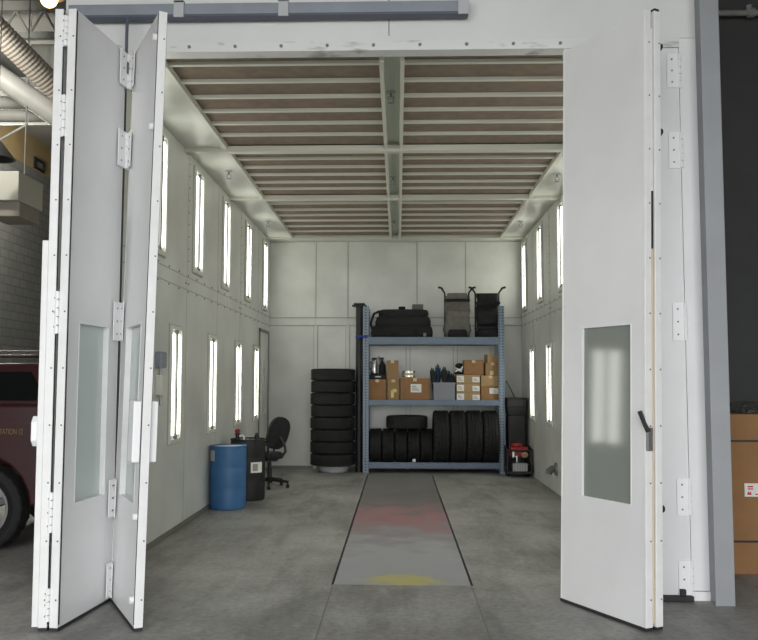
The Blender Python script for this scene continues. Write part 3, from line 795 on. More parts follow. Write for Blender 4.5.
# flat lid + tin on the wide carton
fl_ = MB().box(-0.15, 0, 0, 0.13, 0.28, 0.02).build('cardboard_lid', 'card2', loc=(at(409, 378, CY)[0], CY + 0.05, zc4 + 0.001), bevel=0.003)
tag(fl_, 'flat cardboard lid on the wide carton, under the tin', 'lid')
t = thing('tin', 'small open silver tin on the wide orange-brown carton', 'tin', (at(409, 378, CY)[0], CY + 0.16, zc4 + 0.022), 0)
MB().lathe([(0.105, 0), (0.11, 0.005), (0.11, 0.10), (0.116, 0.104), (0.116, 0.11), (0.10, 0.11), (0.10, 0.02)], n=28).build('can', 'steel', t, smooth=True)
MB().lathe([(0.1105, 0.03), (0.112, 0.03), (0.112, 0.08), (0.1105, 0.08)], n=28, close=True).build('wrap_label', 'tape', t, smooth=True)
# steel flask and dark bottle over a dark case
t = thing('tool_case', 'flat dark case on the leftmost carton under the steel flask', 'case', (at(378, 378, CY)[0], CY + 0.2, zc1 + 0.001))
MB().cbox((0, 0, 0.045), (0.30, 0.28, 0.09)).build('shell', 'glove_black', t, bevel=0.012)
MB().box(-0.05, -0.15, 0.035, 0.05, -0.14, 0.055).build('clasp', 'dull_steel', t)
zcase = zc1 + 0.092
fx = at(374, 370, CY)[0]
t = thing('flask', 'shiny steel flask standing on the dark case, left end of the middle shelf', 'flask', (fx, CY + 0.17, zcase))
MB().lathe([(0.062, 0), (0.066, 0.006), (0.066, 0.035), (0.052, 0.045), (0.052, 0.23), (0.04, 0.26)], n=24).build('body', 'steel', t, smooth=True)
MB().lathe([(0.04, 0.26), (0.044, 0.262), (0.044, 0.285), (0.02, 0.297)], n=20).build('lid', 'black', t, smooth=True)
MB().tube([(0.04, 0, 0.27), (0.075, 0, 0.31), (0.085, 0, 0.335)], 0.01, 8).build('spout', 'steel', t)
MB().tube([(-0.05, 0, 0.22), (-0.09, 0, 0.2), (-0.095, 0, 0.12), (-0.055, 0, 0.08)], 0.009, 8).build('handle', 'black', t)
t = thing('spray_bottle', 'dark spray bottle beside the steel flask on the dark case', 'bottle', (at(382, 370, CY)[0], CY + 0.2, zcase))
MB().lathe([(0.06, 0), (0.062, 0.01), (0.06, 0.16), (0.025, 0.22), (0.02, 0.26)], n=20).build('bottle', 'glove_black', t, smooth=True)
MB().box(-0.06, -0.018, 0.26, 0.03, 0.018, 0.30).box(-0.05, -0.008, 0.21, -0.03, 0.008, 0.26).build('trigger_head', 'black', t, bevel=0.006)

# grey crate with gloves standing in it
gx0, gx1 = at(433.5, 383, CY)[0], at(455, 383, CY)[0]; ch = at(440, 382.5, CY)[1] - z2
crw = (gx1 - gx0) / 2
t = thing('crate', 'grey plastic crate holding upright gloves on the middle shelf', 'crate', ((gx0 + gx1) / 2, CY + 0.17, z2))
MB().box(-crw, -0.17, 0, crw, 0.17, 0.012).box(-crw, -0.17, 0.012, crw, -0.158, ch).box(-crw, 0.158, 0.012, crw, 0.17, ch).box(-crw, -0.158, 0.012, -crw + 0.012, 0.158, ch).box(crw - 0.012, -0.158, 0.012, crw, 0.158, ch).build('basket', 'crate', t)
rb_ = MB()
for k in range(7):
    x = -crw + 0.02 + k * (2 * crw - 0.04) / 6; rb_.box(x - 0.008, -0.18, 0.01, x + 0.008, -0.17, ch - 0.01)
rb_.build('ribs', 'crate', t)
MB().box(-crw - 0.012, -0.185, ch - 0.025, crw + 0.012, -0.17, ch).box(-crw - 0.012, 0.17, ch - 0.025, crw + 0.012, 0.185, ch).box(-crw - 0.012, -0.17, ch - 0.025, -crw, 0.17, ch).box(crw, -0.17, ch - 0.025, crw + 0.012, 0.17, ch).build('rim', 'crate', t)
def glove(px, top_py, dy, m, label, lean):
    x = at(px, 380, CY)[0]; top = at(px, top_py, CY + dy)[1]
    H = top - z2 - 0.02
    t = thing('work_glove', label, 'glove', (x, CY + dy, z2 + 0.015), 0, 'gloves standing in the grey crate')
    t.rotation_euler = (0, lean, 0)
    MB().rings([[(a * math.cos(q) , b * math.sin(q), z) for q in [2 * PI * i / 14 for i in range(14)]] for a, b, z in ((0.04, 0.03, 0), (0.042, 0.032, H * 0.35), (0.036, 0.028, H * 0.5), (0.047, 0.03, H * 0.62), (0.05, 0.03, H * 0.76), (0.046, 0.024, H * 0.82))]).build('cuff_and_palm', m, t, smooth=True)
    fg = MB()
    for i, (fx_, fh) in enumerate(((-0.034, 0.93), (-0.012, 1.0), (0.012, 0.98), (0.034, 0.9))):
        fg.tube([(fx_, 0, H * 0.78), (fx_ * 1.1, -0.004, H * (fh - 0.06)), (fx_ * 1.12, -0.006, H * fh)], [0.013, 0.012, 0.006], 8)
    fg.tube([(0.045, 0, H * 0.62), (0.062, -0.006, H * 0.7), (0.062, -0.008, H * 0.8)], [0.014, 0.012, 0.007], 8)
    fg.build('fingers', m, t, smooth=True)
for i, (px, ty, dy, m, lab, ln) in enumerate(((433.8 + 2.0, 367, 0.10, 'glove_black', 'black glove leaning at the left edge of the grey crate', -0.10), (438.5, 363.5, 0.20, 'glove_blue', 'blue glove standing upright in the grey crate', 0.0),
                                    (444, 366, 0.1, 'glove_black', 'black glove in the middle of the grey crate', 0.03), (448, 370, 0.22, 'glove_blue', 'dark blue glove right of centre in the grey crate', 0.06), (451.5, 373, 0.1, 'glove_black', 'short black glove at the right edge of the grey crate', 0.06))):
    glove(px, ty, dy, m, lab, ln)

# three flat cartons with white labels
zz = z2
for k, lab in enumerate(('bottom', 'middle', 'top')):
    tt, ztop = carton(456.5, 376, 480, 384, CY, 0.42, 'card2', f'flat carton with two white labels, {lab} of the stack of three', 'flat cartons in a stack of three', z=zz, h=(at(456, 374.5, CY)[1] - z2) / 3 - 0.001,
                     labels=((0.02, 0.15, 0.32, 0.85, 'paper'), (0.68, 0.15, 0.98, 0.72, 'paper')), tape=False)
    zz = ztop + 0.001
z3 = zz
c5, zc5 = carton(464, 360, 483.5, 374.5, CY + 0.02, 0.32, 'card3', 'brown carton on top of the stack of flat labelled cartons', z=z3)
# crumpled bag beside it
bg = MB()
R = []
for j in range(9):
    tq = j / 8; rr = 0.075 * (0.9 + 0.35 * math.sin(tq * 9)) * (1 - 0.55 * tq ** 3)
    R.append([(rr * math.cos(a) * (1 + 0.25 * math.sin(3 * a + j)), 0.8 * rr * math.sin(a), tq * 0.2) for a in [2 * PI * k / 18 for k in range(18)]])
bg.rings(R)
t = thing('plastic_bag', 'crumpled black and white plastic bag on the flat labelled cartons', 'bag', (at(459, 373, CY)[0] + 0.01, CY + 0.14, z3))
bg.build('bag', 'glove_black', t, smooth=True)
MB().tube([(-0.07, -0.075, 0.05), (-0.02, -0.085, 0.09), (0.03, -0.08, 0.085), (0.065, -0.06, 0.15)], [0.012, 0.022, 0.02, 0.008], 6).tube([(-0.06, -0.07, 0.12), (0.0, -0.075, 0.07), (0.05, -0.07, 0.05)], [0.008, 0.015, 0.006], 6).build('white_fold', 'white_plastic', t, smooth=True)
# right-hand column of cartons
c6, zc6 = carton(481, 386, 500, 401, CY, 0.45, 'card3', 'carton with a white label, bottom of the pile at the right end of middle shelf', z=z2, labels=((0.45, 0.5, 0.97, 0.86, 'paper'),), tape=False)
c7, zc7 = carton(481, 375, 500, 385.5, CY, 0.45, 'card2', 'low carton second from the bottom of the pile at the right upright', z=zc6 + 0.001)
c8, zc8 = carton(485.5, 361.5, 500, 374.5, CY + 0.02, 0.4, 'card', 'squarish taped carton, third up the pile by the right upright', z=zc7 + 0.001, labels=((0.3, 0.05, 0.55, 0.35, 'tape'),))
c9, zc9 = carton(487.5, 353, 499, 361, CY + 0.05, 0.2, 'card2', 'small carton turned sideways on top of the pile at the right upright', z=zc8 + 0.002, rz=0.22, tape=False)

# ------------------------------------------------------------------ top shelf
TY = 14.83; z1 = ZT1
bx0, bx1 = at(370.5, 320, TY)[0], at(433.5, 320, TY)[0]
ht = at(400, 309, TY)[1] - z1
hw_ = (bx1 - bx0) / 2
t = thing('gear_bag', 'large black padded gear bag lying on the top shelf of the rack', 'bag', ((bx0 + bx1) / 2, TY + 0.24, z1))
def slab(w0, w1, zb_, zt_, d, x=0, r=0.04):
    n = 24; rings = []
    for f, s in ((0.0, 0.9), (0.12, 1.0), (0.5, 1.03), (0.88, 1.0), (1.0, 0.9)):
        w = (w0 + (w1 - w0) * f) * s; dpt = d * s
        ring = []
        for k in range(n):
            a = 2 * PI * k / n
            ca, sa = math.cos(a), math.sin(a)
            ring.append((x + w * math.copysign(abs(ca) ** 0.35, ca), dpt * math.copysign(abs(sa) ** 0.5, sa), zb_ + (zt_ - zb_) * f))
        rings.append(ring)
    return rings
MB().rings(slab(hw_ * 0.98, hw_ * 0.96, 0, ht * 0.45, 0.24, 0)).build('lower_compartment', 'black_fabric', t, smooth=True)
MB().rings(slab(hw_ * 0.9, hw_ * 0.84, ht * 0.42, ht * 0.78, 0.22, 0.02)).build('middle_compartment', 'black_fabric', t, smooth=True)
MB().rings(slab(hw_ * 0.8, hw_ * 0.78, ht * 0.75, ht * 1.0, 0.20, 0.03)).build('top_flap', 'black_fabric', t, smooth=True)
MB().box(-hw_ * 0.95, -0.255, ht * 0.1, -hw_ * 0.4, -0.235, ht * 0.36).box(-hw_ * 0.2, -0.262, ht * 0.08, hw_ * 0.3, -0.245, ht * 0.36).box(hw_ * 0.45, -0.255, ht * 0.1, hw_ * 0.9, -0.235, ht * 0.36).build('pockets', 'black_fabric', t, bevel=0.008)
MB().tube([(-hw_ * 0.9, -0.2, ht * 0.2), (-hw_ * 1.0, -0.16, ht * 0.5), (-hw_ * 0.9, -0.1, ht * 0.85), (-hw_ * 0.72, -0.1, ht * 0.95)], 0.022, 8).build('carry_strap', 'black_fabric', t, smooth=True)
hx = at(402, 310, TY)[0] - (bx0 + bx1) / 2
MB().box(hx - 0.06, -0.06, ht * 0.98, hx + 0.06, 0.06, ht * 1.12).build('strap_handle', 'black_fabric', t, bevel=0.015)
hx = at(418, 310, TY)[0] - (bx0 + bx1) / 2
MB().box(hx - 0.1, -0.05, ht * 0.97, hx + 0.1, 0.05, ht * 1.2).build('strap_handle', 'grey_fabric', t, bevel=0.012)
MB().cbox((hw_ * 0.72, -0.262, ht * 0.12), (0.05, 0.015, 0.06)).build('buckle', 'joist', t)

def folding_chair(px0, px1, m, label, dark):
    xa, xb = at(px0, 320, TY)[0], at(px1, 320, TY)[0]; w = (xb - xa) / 2
    Htop = at(458, 291, TY)[1] - z1
    t = thing('carry_chair', label, 'carry chair', ((xa + xb) / 2, TY + 0.2, z1), group='folded carry chairs on the top shelf')
    fr = MB()
    for s in (-1, 1):
        fr.tube([(s * (w - 0.03), 0.02, 0.0), (s * (w - 0.03), 0.03, Htop * 0.95), (s * (w - 0.02), 0.03, Htop * 1.0), (s * (w + 0.015), 0.0, Htop * 1.05)], 0.016, 8)
    fr.tube([(-w + 0.03, 0.03, Htop * 0.9), (w - 0.03, 0.03, Htop * 0.9)], 0.014, 8).tube([(-w + 0.03, 0.02, 0.06), (w - 0.03, 0.02, 0.06)], 0.014, 8)
    fr.build('frame', 'black', t, smooth=True)
    for s in (-1, 1):
        MB().tube([(s * (w + 0.01), 0.0, Htop * 1.045), (s * (w + 0.03), -0.02, Htop * 1.085), (s * (w + 0.09), -0.04, Htop * 1.10)], 0.02, 8).build('grip', 'black', t, smooth=True)
    # folded fabric panels
    rows = 12; R = []
    for j in range(rows + 1):
        f = j / rows; zz = 0.02 + f * Htop * 0.94
        dpt = 0.05 + 0.05 * abs(math.sin(f * 8 + dark)) + (0.04 if 0.25 < f < 0.6 else 0)
        wv = w * (0.88 + 0.1 * math.sin(f * 11 + dark * 2) * (0.5 if dark else 1)) - 0.01
        if not dark and 0.15 < f < 0.6: wv += 0.03
        R.append([(wv * math.copysign(abs(math.cos(a)) ** 0.5, math.cos(a)), -0.01 - dpt / 2 + dpt * math.copysign(abs(math.sin(a)) ** 0.6, math.sin(a)), zz) for a in [2 * PI * k / 20 for k in range(20)]])
    MB().rings(R).build('fabric_panel', m, t, smooth=True)
    sw = MB()
    for f in ((0.2, 0.47, 0.72) if dark else (0.78,)):
        sw.box(-w * 0.9, -0.18, f * Htop, w * 0.9, -0.09, f * Htop + 0.05)
    sw.build('strap', 'black_fabric', t, bevel=0.01)
    MB().rings(slab(w * 0.75, w * 0.65, 0.0, Htop * 0.19, 0.08)).xf(Matrix.Translation((0, -0.12, 0))).build('folded_seat', 'black_fabric', t, smooth=True)
folding_chair(444, 471.5, 'grey_fabric', 'folded carry chair wrapped in grey fabric on the top shelf', 0)
folding_chair(475, 503 - 1, 'black_fabric', 'folded black carry chair at the right end of the top shelf', 1)

# ------------------------------------------------------------------ machine at the right of the rack
mx, my = at(519.5, 476, 14.25)[0], 14.35
t = thing('pressure_washer', 'dark wheeled pressure washer with a red motor, between rack and right wall', 'pressure washer', (mx, my, 0))
MB().box(-0.2, -0.16, 0.06, 0.2, 0.25, 0.1).tube([(-0.2, -0.15, 0.08), (-0.2, -0.15, 0.45), (-0.2, 0.2, 0.5), (-0.2, 0.24, 0.08)], 0.018, 8).tube([(0.2, -0.15, 0.08), (0.2, -0.15, 0.45), (0.2, 0.2, 0.5), (0.2, 0.24, 0.08)], 0.018, 8).tube([(-0.2, -0.15, 0.44), (0.2, -0.15, 0.44)], 0.014, 8).build('frame', 'black', t)
for s in (-1, 1):
    w_ = MB().lathe([(0.05, -0.035), (0.11, -0.04), (0.13, -0.025), (0.13, 0.025), (0.11, 0.04), (0.05, 0.035)], (s * 0.225 - s * 0.06, 0.1, 0.13), axis='x', n=24, close=True).build('wheel', 'rubber', t, smooth=True)
    MB().cyl((s * 0.225 - s * 0.06 - 0.03, 0.1, 0.13), (s * 0.225 - s * 0.06 + 0.03, 0.1, 0.13), 0.052, n=16).build('rim', 'alloy', w_)
MB().box(-0.12, -0.18, 0.10, 0.13, -0.05, 0.24).build('pump', 'dull_steel', t, bevel=0.012)
pf = MB()
for k in range(6): pf.box(-0.11 + k * 0.042, -0.188, 0.11, -0.10 + k * 0.042, -0.18, 0.23)
pf.build('pump_fins', 'clamp', t)
MB().box(-0.14, -0.1, 0.34, 0.15, 0.14, 0.50).cyl((-0.03, -0.02, 0.5), (-0.03, -0.02, 0.56), 0.09, n=18).build('motor_cover', 'red', t, bevel=0.02)
MB().cyl((0, 0.0, 0.1), (0, 0, 0.34), 0.1, n=18).build('engine_block', 'black', t, smooth=True)
MB().cyl((-0.1, -0.14, 0.33), (-0.1, -0.12, 0.42), 0.035, n=12).cyl((-0.05, -0.16, 0.24), (-0.05, -0.16, 0.36), 0.02, n=10).build('filter_bowl', 'steel', t, smooth=True)
MB().cyl((0.09, -0.13, 0.36), (0.09, -0.11, 0.38), 0.055, n=14).build('gauge', 'tape', t, smooth=True)
tw = thing('water_tank', 'tall black tank with a wide hopper top standing behind the red-motored machine', 'tank', (at(519, 420, 14.8)[0] - 0.05, 14.85, 0))
ztk = at(519, 399, 14.7)[1]
MB().rings([[(a * sx_, d_ * sy_, z) for sx_, sy_ in ((-1, -1), (1, -1), (1, 1), (-1, 1))] for a, d_, z in ((0.15, 0.16, 0.0), (0.15, 0.16, ztk - 0.28))]).build('body', 'black_plastic', tw, bevel=0.02)
MB().hexa([(-0.15, -0.16, ztk - 0.28), (0.15, -0.16, ztk - 0.28), (0.15, 0.16, ztk - 0.28), (-0.15, 0.16, ztk - 0.28), (-0.165, -0.18, ztk - 0.14), (0.17, -0.18, ztk - 0.14), (0.17, 0.18, ztk - 0.14), (-0.165, 0.18, ztk - 0.14)]).box(-0.165, -0.18, ztk - 0.14, 0.17, 0.18, ztk).build('hopper', 'black_plastic', tw, bevel=0.01)
MB().box(-0.17, -0.19, ztk, 0.18, 0.19, ztk + 0.02).build('lid', 'black_plastic', tw, bevel=0.006)
lx0, lz0 = at(515, 398, 14.8); lx1, lz1 = at(507, 382, 14.8)
wx = tw.location.x
MB().tube([(lx0 - wx, -0.05, ztk + 0.015), (lx1 - wx, -0.05, lz1)], [0.012, 0.008], 8).cyl((lx1 - wx - 0.004, -0.05, lz1 - 0.005), (lx1 - wx - 0.012, -0.05, lz1 + 0.02), 0.014, n=8).build('lance', 'black', tw)

# ------------------------------------------------------------------ drums and chair by the left wall
def drum(x, y, r, h, m, name, label, ribs):
    t = thing(name, label, 'drum', (x, y, 0))
    prof = [(r * 0.93, 0), (r * 0.985, 0.012), (r, 0.05)]
    for zr in ribs: prof += [(r, zr - 0.02), (r * 0.985, zr), (r, zr + 0.02)]
    prof += [(r, h - 0.06), (r * 0.985, h - 0.03), (r * 0.97, h - 0.012)]
    MB().lathe(prof, n=40).build('body', m, t, smooth=True)
    MB().lathe([(r * 0.95, h - 0.014), (r * 1.01, h - 0.014), (r * 1.01, h + 0.006), (r * 0.95, h + 0.006)], n=40, close=True).build('rim', m, t, smooth=True)
    return t
bxx = at(229, 480, 10.65)[0]; bx_ = XL + 0.235
hb = at(229, 447, 10.43)[1]
t = drum(bx_, 10.66, 0.226, hb, 'blue_plastic', 'blue_drum', 'blue plastic drum standing against the left booth wall', (hb * 0.33, hb * 0.66))
MB().lathe([(0.0, hb - 0.02), (0.2, hb - 0.02), (0.2, hb - 0.008), (0.0, hb - 0.008)][1:3] + [(0.02, hb - 0.006)], n=32).build('lid', 'clamp', t)
# white label on the drum's left face
lb = MB(); seg = []
for k in range(9):
    a = math.radians(-168 + k * 3.2 * 1.6); seg.append((0.228 * math.cos(a), 0.228 * math.sin(a)))
lb.rings([[(x, y, hb - 0.30 + 0.12) for x, y in seg] + [(x * 0.99, y * 0.99, hb - 0.30 + 0.12) for x, y in seg[::-1]], [(x, y, hb - 0.05) for x, y in seg] + [(x * 0.99, y * 0.99, hb - 0.05) for x, y in seg[::-1]]])
lb.build('paper_label', 'clamp', t)
bkx = at(247.5, 480, 11.45)[0]; hk = at(253, 440, 11.25)[1]
t = drum(bkx, 11.46, 0.235, hk, 'black_plastic', 'black_drum', 'black plastic drum with a white label behind the blue drum', (hk * 0.35, hk * 0.7))
MB().lathe([(0.21, hk - 0.02), (0.21, hk - 0.006), (0.02, hk - 0.004)], n=32).build('lid', 'black_plastic', t)
lb = MB(); seg = []
for k in range(8):
    a = math.radians(-70 + k * 6.0); seg.append((0.237 * math.cos(a), 0.237 * math.sin(a)))
zl0, zl1 = at(260, 473, 11.25)[1], at(260, 462.5, 11.25)[1]
lb.rings([[(x, y, zl0) for x, y in seg] + [(x * 0.99, y * 0.99, zl0) for x, y in seg[::-1]], [(x, y, zl1) for x, y in seg] + [(x * 0.99, y * 0.99, zl1) for x, y in seg[::-1]]])
lo = lb.build('paper_label', 'paper', t)
lb = MB(); s2 = [(x * 1.006, y * 1.006) for x, y in seg[1:5]]
lb.rings([[(x, y, zl0 + 0.025) for x, y in s2] + [(x * 0.995, y * 0.995, zl0 + 0.025) for x, y in s2[::-1]], [(x, y, zl1 - 0.02) for x, y in s2] + [(x * 0.995, y * 0.995, zl1 - 0.02) for x, y in s2[::-1]]])
lb.build('print_block', 'duct', lo)
t = thing('drum_pump', 'small drum pump with a red knob on top of the black drum', 'pump', (bkx - 0.13, 11.38, hk - 0.004))
MB().cyl((0, 0, 0), (0, 0, 0.07), 0.028, n=14).cyl((0, 0, 0.07), (0, 0, 0.085), 0.04, n=14).build('body', 'black', t, smooth=True)
MB().ball((0, 0, 0.115), (0.04, 0.04, 0.03)).build('knob', 'red', t, smooth=True)
MB().tube([(0.02, 0, 0.05), (0.07, -0.02, 0.06), (0.1, -0.05, 0.03), (0.1, -0.09, 0.008)], 0.011, 8).build('hose', 'white_plastic', t, smooth=True)
t = thing('bung_cap', 'small dark screw cap on the rear of the black drum lid', 'cap', (bkx + 0.11, 11.5, hk - 0.004))
MB().cyl((0, 0, 0), (0, 0, 0.05), 0.03, n=14).build('neck', 'black', t); MB().cyl((0, 0, 0.05), (0, 0, 0.08), 0.02, n=12).build('plug', 'black', t)

# office chair, seat towards the left wall
cxp, cyp = floor_at(274, 484)
cyp = 12.75; cxp = at(269.5, 480, cyp)[0]
t = thing('office_chair', 'black swivel office chair turned to the left wall, behind the black drum', 'chair', (cxp, cyp, 0))
base = MB()
for k in range(5):
    a = math.radians(-12 + 72 * k)
    base.tube([(0.03 * math.cos(a), 0.03 * math.sin(a), 0.12), (0.3 * math.cos(a), 0.3 * math.sin(a), 0.085)], [0.03, 0.02], 8)
base.cyl((0, 0, 0.07), (0, 0, 0.16), 0.045, n=14).build('star_base', 'black_plastic', t, smooth=True)
for k in range(5):
    a = math.radians(-12 + 72 * k); c_, s_ = 0.29 * math.cos(a), 0.29 * math.sin(a)
    MB().cyl((c_ - 0.022, s_, 0.03), (c_ + 0.022, s_, 0.03), 0.03, n=14).cyl((c_, s_, 0.05), (c_, s_, 0.085), 0.01, n=8).build('caster', 'black', t, smooth=True)
MB().cyl((0, 0, 0.15), (0, 0, 0.40), 0.028, n=14).cyl((0, 0, 0.15), (0, 0, 0.28), 0.036, n=14).build('gas_lift', 'black', t, smooth=True)
MB().cbox((0, 0, 0.41), (0.24, 0.2, 0.04)).build('seat_plate', 'black', t, bevel=0.008)
def oval(rx, ry, z0, z1_, mxf, e=0.7):
    R = []
    for f, s in ((0, 0.82), (0.2, 0.98), (0.6, 1.0), (1.0, 0.85)):
        R.append([(rx * s * math.copysign(abs(math.cos(a)) ** e, math.cos(a)), ry * s * math.copysign(abs(math.sin(a)) ** e, math.sin(a)), z0 + (z1_ - z0) * f) for a in [2 * PI * k / 28 for k in range(28)]])
    return MB().rings(R).xf(mxf)
oval(0.24, 0.24, 0.43, 0.52, Matrix.Translation((-0.04, 0, 0))).build('seat', 'black_fabric', t, smooth=True)
bmx = Matrix.Translation((0.12, 0, 0.81)) @ Matrix.Rotation(math.radians(15), 4, 'Y') @ Matrix.Rotation(math.radians(-38), 4, 'Z') @ Matrix.Rotation(math.radians(-90), 4, 'Y')
oval(0.25, 0.22, -0.04, 0.04, bmx, 0.8).build('backrest', 'black_fabric', t, smooth=True)
MB().tube([(0.02, 0, 0.42), (0.18, 0, 0.45), (0.24, 0.0, 0.54), (0.22, 0, 0.64), (0.15, 0.0, 0.76)], [0.022, 0.022, 0.02, 0.02, 0.02], 8).build('back_bracket', 'black', t, smooth=True)
for s in (-1, 1):
    MB().tube([(0.0, s * 0.2, 0.43), (0.02, s * 0.29, 0.45), (0.02, s * 0.29, 0.64)], 0.016, 8).cbox((-0.02, s * 0.29, 0.655), (0.25, 0.06, 0.03)).build('armrest', 'black_plastic', t, bevel=0.008)

# ------------------------------------------------------------------ carton pile at the right of the column
t = thing('tall_carton', 'tall cardboard box banded by two black straps, right of the grey column', 'box', (3.32, 7.2, 0))
HB = at(745, 414, 7.2)[1]
MB().box(-0.56, 0, 0.0, 0.56, 1.1, HB).build('body', 'card3', t, bevel=0.012)
for py in (441, 541.5):
    z = at(745, py, 7.2)[1]
    MB().box(-0.563, -0.004, z - 0.008, 0.563, 0.0, z + 0.008).box(-0.566, -0.004, z - 0.008, -0.56, 1.1, z + 0.008).box(0.56, -0.004, z - 0.008, 0.566, 1.1, z + 0.008).build('strap', 'black', t)
lx, lz_ = at(752.5, 490, 7.2)
lo = MB().box(lx - 3.32 - 0.066, -0.003, lz_ - 0.055, lx - 3.32 + 0.066, 0.0, lz_ + 0.055).build('paper_label', 'paper', t)
pr = MB(); q = lx - 3.32
pr.box(q - 0.04, -0.0045, lz_ + 0.022, q + 0.005, -0.003, lz_ + 0.034).box(q - 0.04, -0.0045, lz_ + 0.004, q + 0.005, -0.003, lz_ + 0.014)
pr.box(q - 0.045, -0.0045, lz_ - 0.04, q - 0.012, -0.003, lz_ - 0.024).box(q - 0.04, -0.0045, lz_ - 0.024, q - 0.03, -0.003, lz_ - 0.012).box(q - 0.025, -0.0045, lz_ - 0.024, q - 0.016, -0.003, lz_ - 0.014)
pr.box(q + 0.02, -0.0045, lz_ - 0.04, q + 0.055, -0.003, lz_ - 0.03)
pr.build('red_print', 'red_print', lo)
nb = MB(); R = []
for j in range(15):
    f = j / 14; rx = 0.02 + 0.52 * f
    R.append((f, rx))
rings = []
for f, s in ((0, 1.0), (0.4, 1.02), (0.8, 0.85), (1.0, 0.4)):
    ring = []
    for k in range(40):
        a = 2 * PI * k / 40; w = 1 + 0.08 * math.sin(5 * a + f * 3) + 0.05 * math.sin(11 * a)
        ring.append((0.5 * s * w * math.cos(a), 0.45 * s * w * math.sin(a), 0.075 * f * (1 + 0.3 * math.sin(7 * a))))
    rings.append(ring)
nb.rings(rings)
nb_o = nb.build('netting_heap', 'mesh_black', loc=(3.32, 7.72, HB + 0.002)); tag(nb_o, 'heap of dark netting lying on the tall cardboard box', 'netting')

# ------------------------------------------------------------------ the shop around the booth
struct('wall_1', MB().box(-9.1, -4, 0, -9.0, 26, 6.8), 'block')
struct('trim_14', MB().box(-9.1, -4, 6.8, -9.0, 26, 7.6), 'ochre')
struct('wall_2', MB().box(-9.1, 24, 0, 6.0, 24.1, 7.6), 'concrete_wall')
struct('wall_3', MB().box(2.42, 11.0, 0, 6.0, 11.1, 7.6), 'concrete_wall')
struct('wall_4', MB().box(6.0, -4, 0, 6.1, 24, 7.6), 'concrete_wall')
struct('ceiling_1', MB().box(-9.1, -4, 7.6, 6.1, 24.1, 7.7), 'shop_ceiling')
# wall above and beside the open bay door behind the photographer
struct('wall_5', MB().box(-9.1, -4.1, 5.6, 6.1, -4.0, 7.7).box(-9.1, -4.1, 0, -6.6, -4, 5.6).box(5.4, -4.1, 0, 6.1, -4, 5.6), 'concrete_wall')

# roof joists
for i, y in enumerate((8.4, 10.6, 12.8, 15.0, 17.2)):
    j = MB().box(-9, y - 0.06, 7.45, -2.7, y + 0.06, 7.6).box(-9, y - 0.05, 7.0, -2.7, y + 0.05, 7.1)
    n = 14
    for k in range(n):
        xa = -9 + 6.3 * k / n; xb = -9 + 6.3 * (k + 0.5) / n; xc = -9 + 6.3 * (k + 1) / n
        j.tube([(xa, y, 7.08), (xb, y, 7.47)], 0.02, 6).tube([(xb, y, 7.47), (xc, y, 7.08)], 0.02, 6)
    o = j.build('roof_joist', 'joist'); o['kind'] = 'structure'
# light-grey steel beam over the ducts
x, z = at(20, 63, 13.6)
o = MB().box(-9, 13.5, z - 0.28, -2.7, 13.7, z + 0.28).build('roof_beam', 'joist'); o['kind'] = 'structure'
# spiral duct sloping down
xa, za = at(-60, -28, 11); xb, zb = at(95, 128, 13.0)
A, B = Vector((xa, 11, za)), Vector((xb, 13.0, zb)); L = (B - A).length
prof = []
n = int(L / 0.06)
pts = []; rr = []
for k in range(n * 2 + 1):
    pts.append(A + (B - A) * (k / (n * 2))); rr.append(0.183 if k % 2 else 0.174)
o = MB().tube(pts, rr, 20).build('flexible_duct', 'duct', smooth=False); tag(o, 'ribbed beige flexible duct sloping down at the upper left', 'duct')
A2 = at(-40, 50, 12.2); B2 = at(60, 118, 12.6)
o = MB().cyl((A2[0], 12.2, A2[1]), (B2[0], 12.6, B2[1]), 0.17, n=20).build('round_duct', 'pipe', smooth=True); tag(o, 'smooth pale round duct running below the ribbed duct', 'duct')
for py, r, lab in ((102.5, 0.105, 'thick pale horizontal pipe below the ducts at the left, upper one'), (116, 0.10, 'thick pale horizontal pipe below the ducts at the left, lower one')):
    x, z = at(20, py, 13.35)
    o = MB().cyl((-8.9, 13.35, z), (-2.75, 13.35, z), r, n=20).cyl((-4.2, 13.35, z), (-4.2, 13.35, 7.6), 0.01, n=8).cyl((-7.2, 13.35, z), (-7.2, 13.35, 7.6), 0.01, n=8).build('overhead_pipe', 'pipe', smooth=True); tag(o, lab, 'pipe', 'overhead pipes at the left')
x0, z0 = at(-30, 157, 13.0); x1, z1_ = at(28, 124, 13.0)
o = MB().cyl((x0, 13.0, z0), (x1, 13.0, z1_), 0.02, n=10).cyl((x1, 13.0, z1_), (x1, 13.0, 7.6), 0.008, n=8).build('thin_rod', 'pipe'); tag(o, 'thin pale rod slanting up under the pipes at the left', 'rod')
# unit heater
t = thing('unit_heater', 'cream box-shaped heater hanging high in front of the block wall at the left', 'heater', (0, 0, 0))
x0, zt_ = at(19, 171, 12.0); zb_ = at(19, 200, 12.0)[1]
t.location = (x0 - 0.6, 12.0, zb_)
hh = zt_ - zb_
MB().box(-0.6, 0, 0, 0.6, 0.85, hh).build('casing', 'heater', t, bevel=0.01)
MB().box(0.08, 0.1, -0.22, 0.58, 0.8, 0).build('burner_box', 'duct', t, bevel=0.01)
for sx in (-0.5, 0.5): MB().cyl((sx, 0.4, hh), (sx, 0.4, 7.6 - zb_), 0.012, n=8).build('hanger_rod', 'joist', t)
# second duct box lower
x0, za = at(23, 232, 13.4); x1, zb_ = at(60, 213, 13.4)
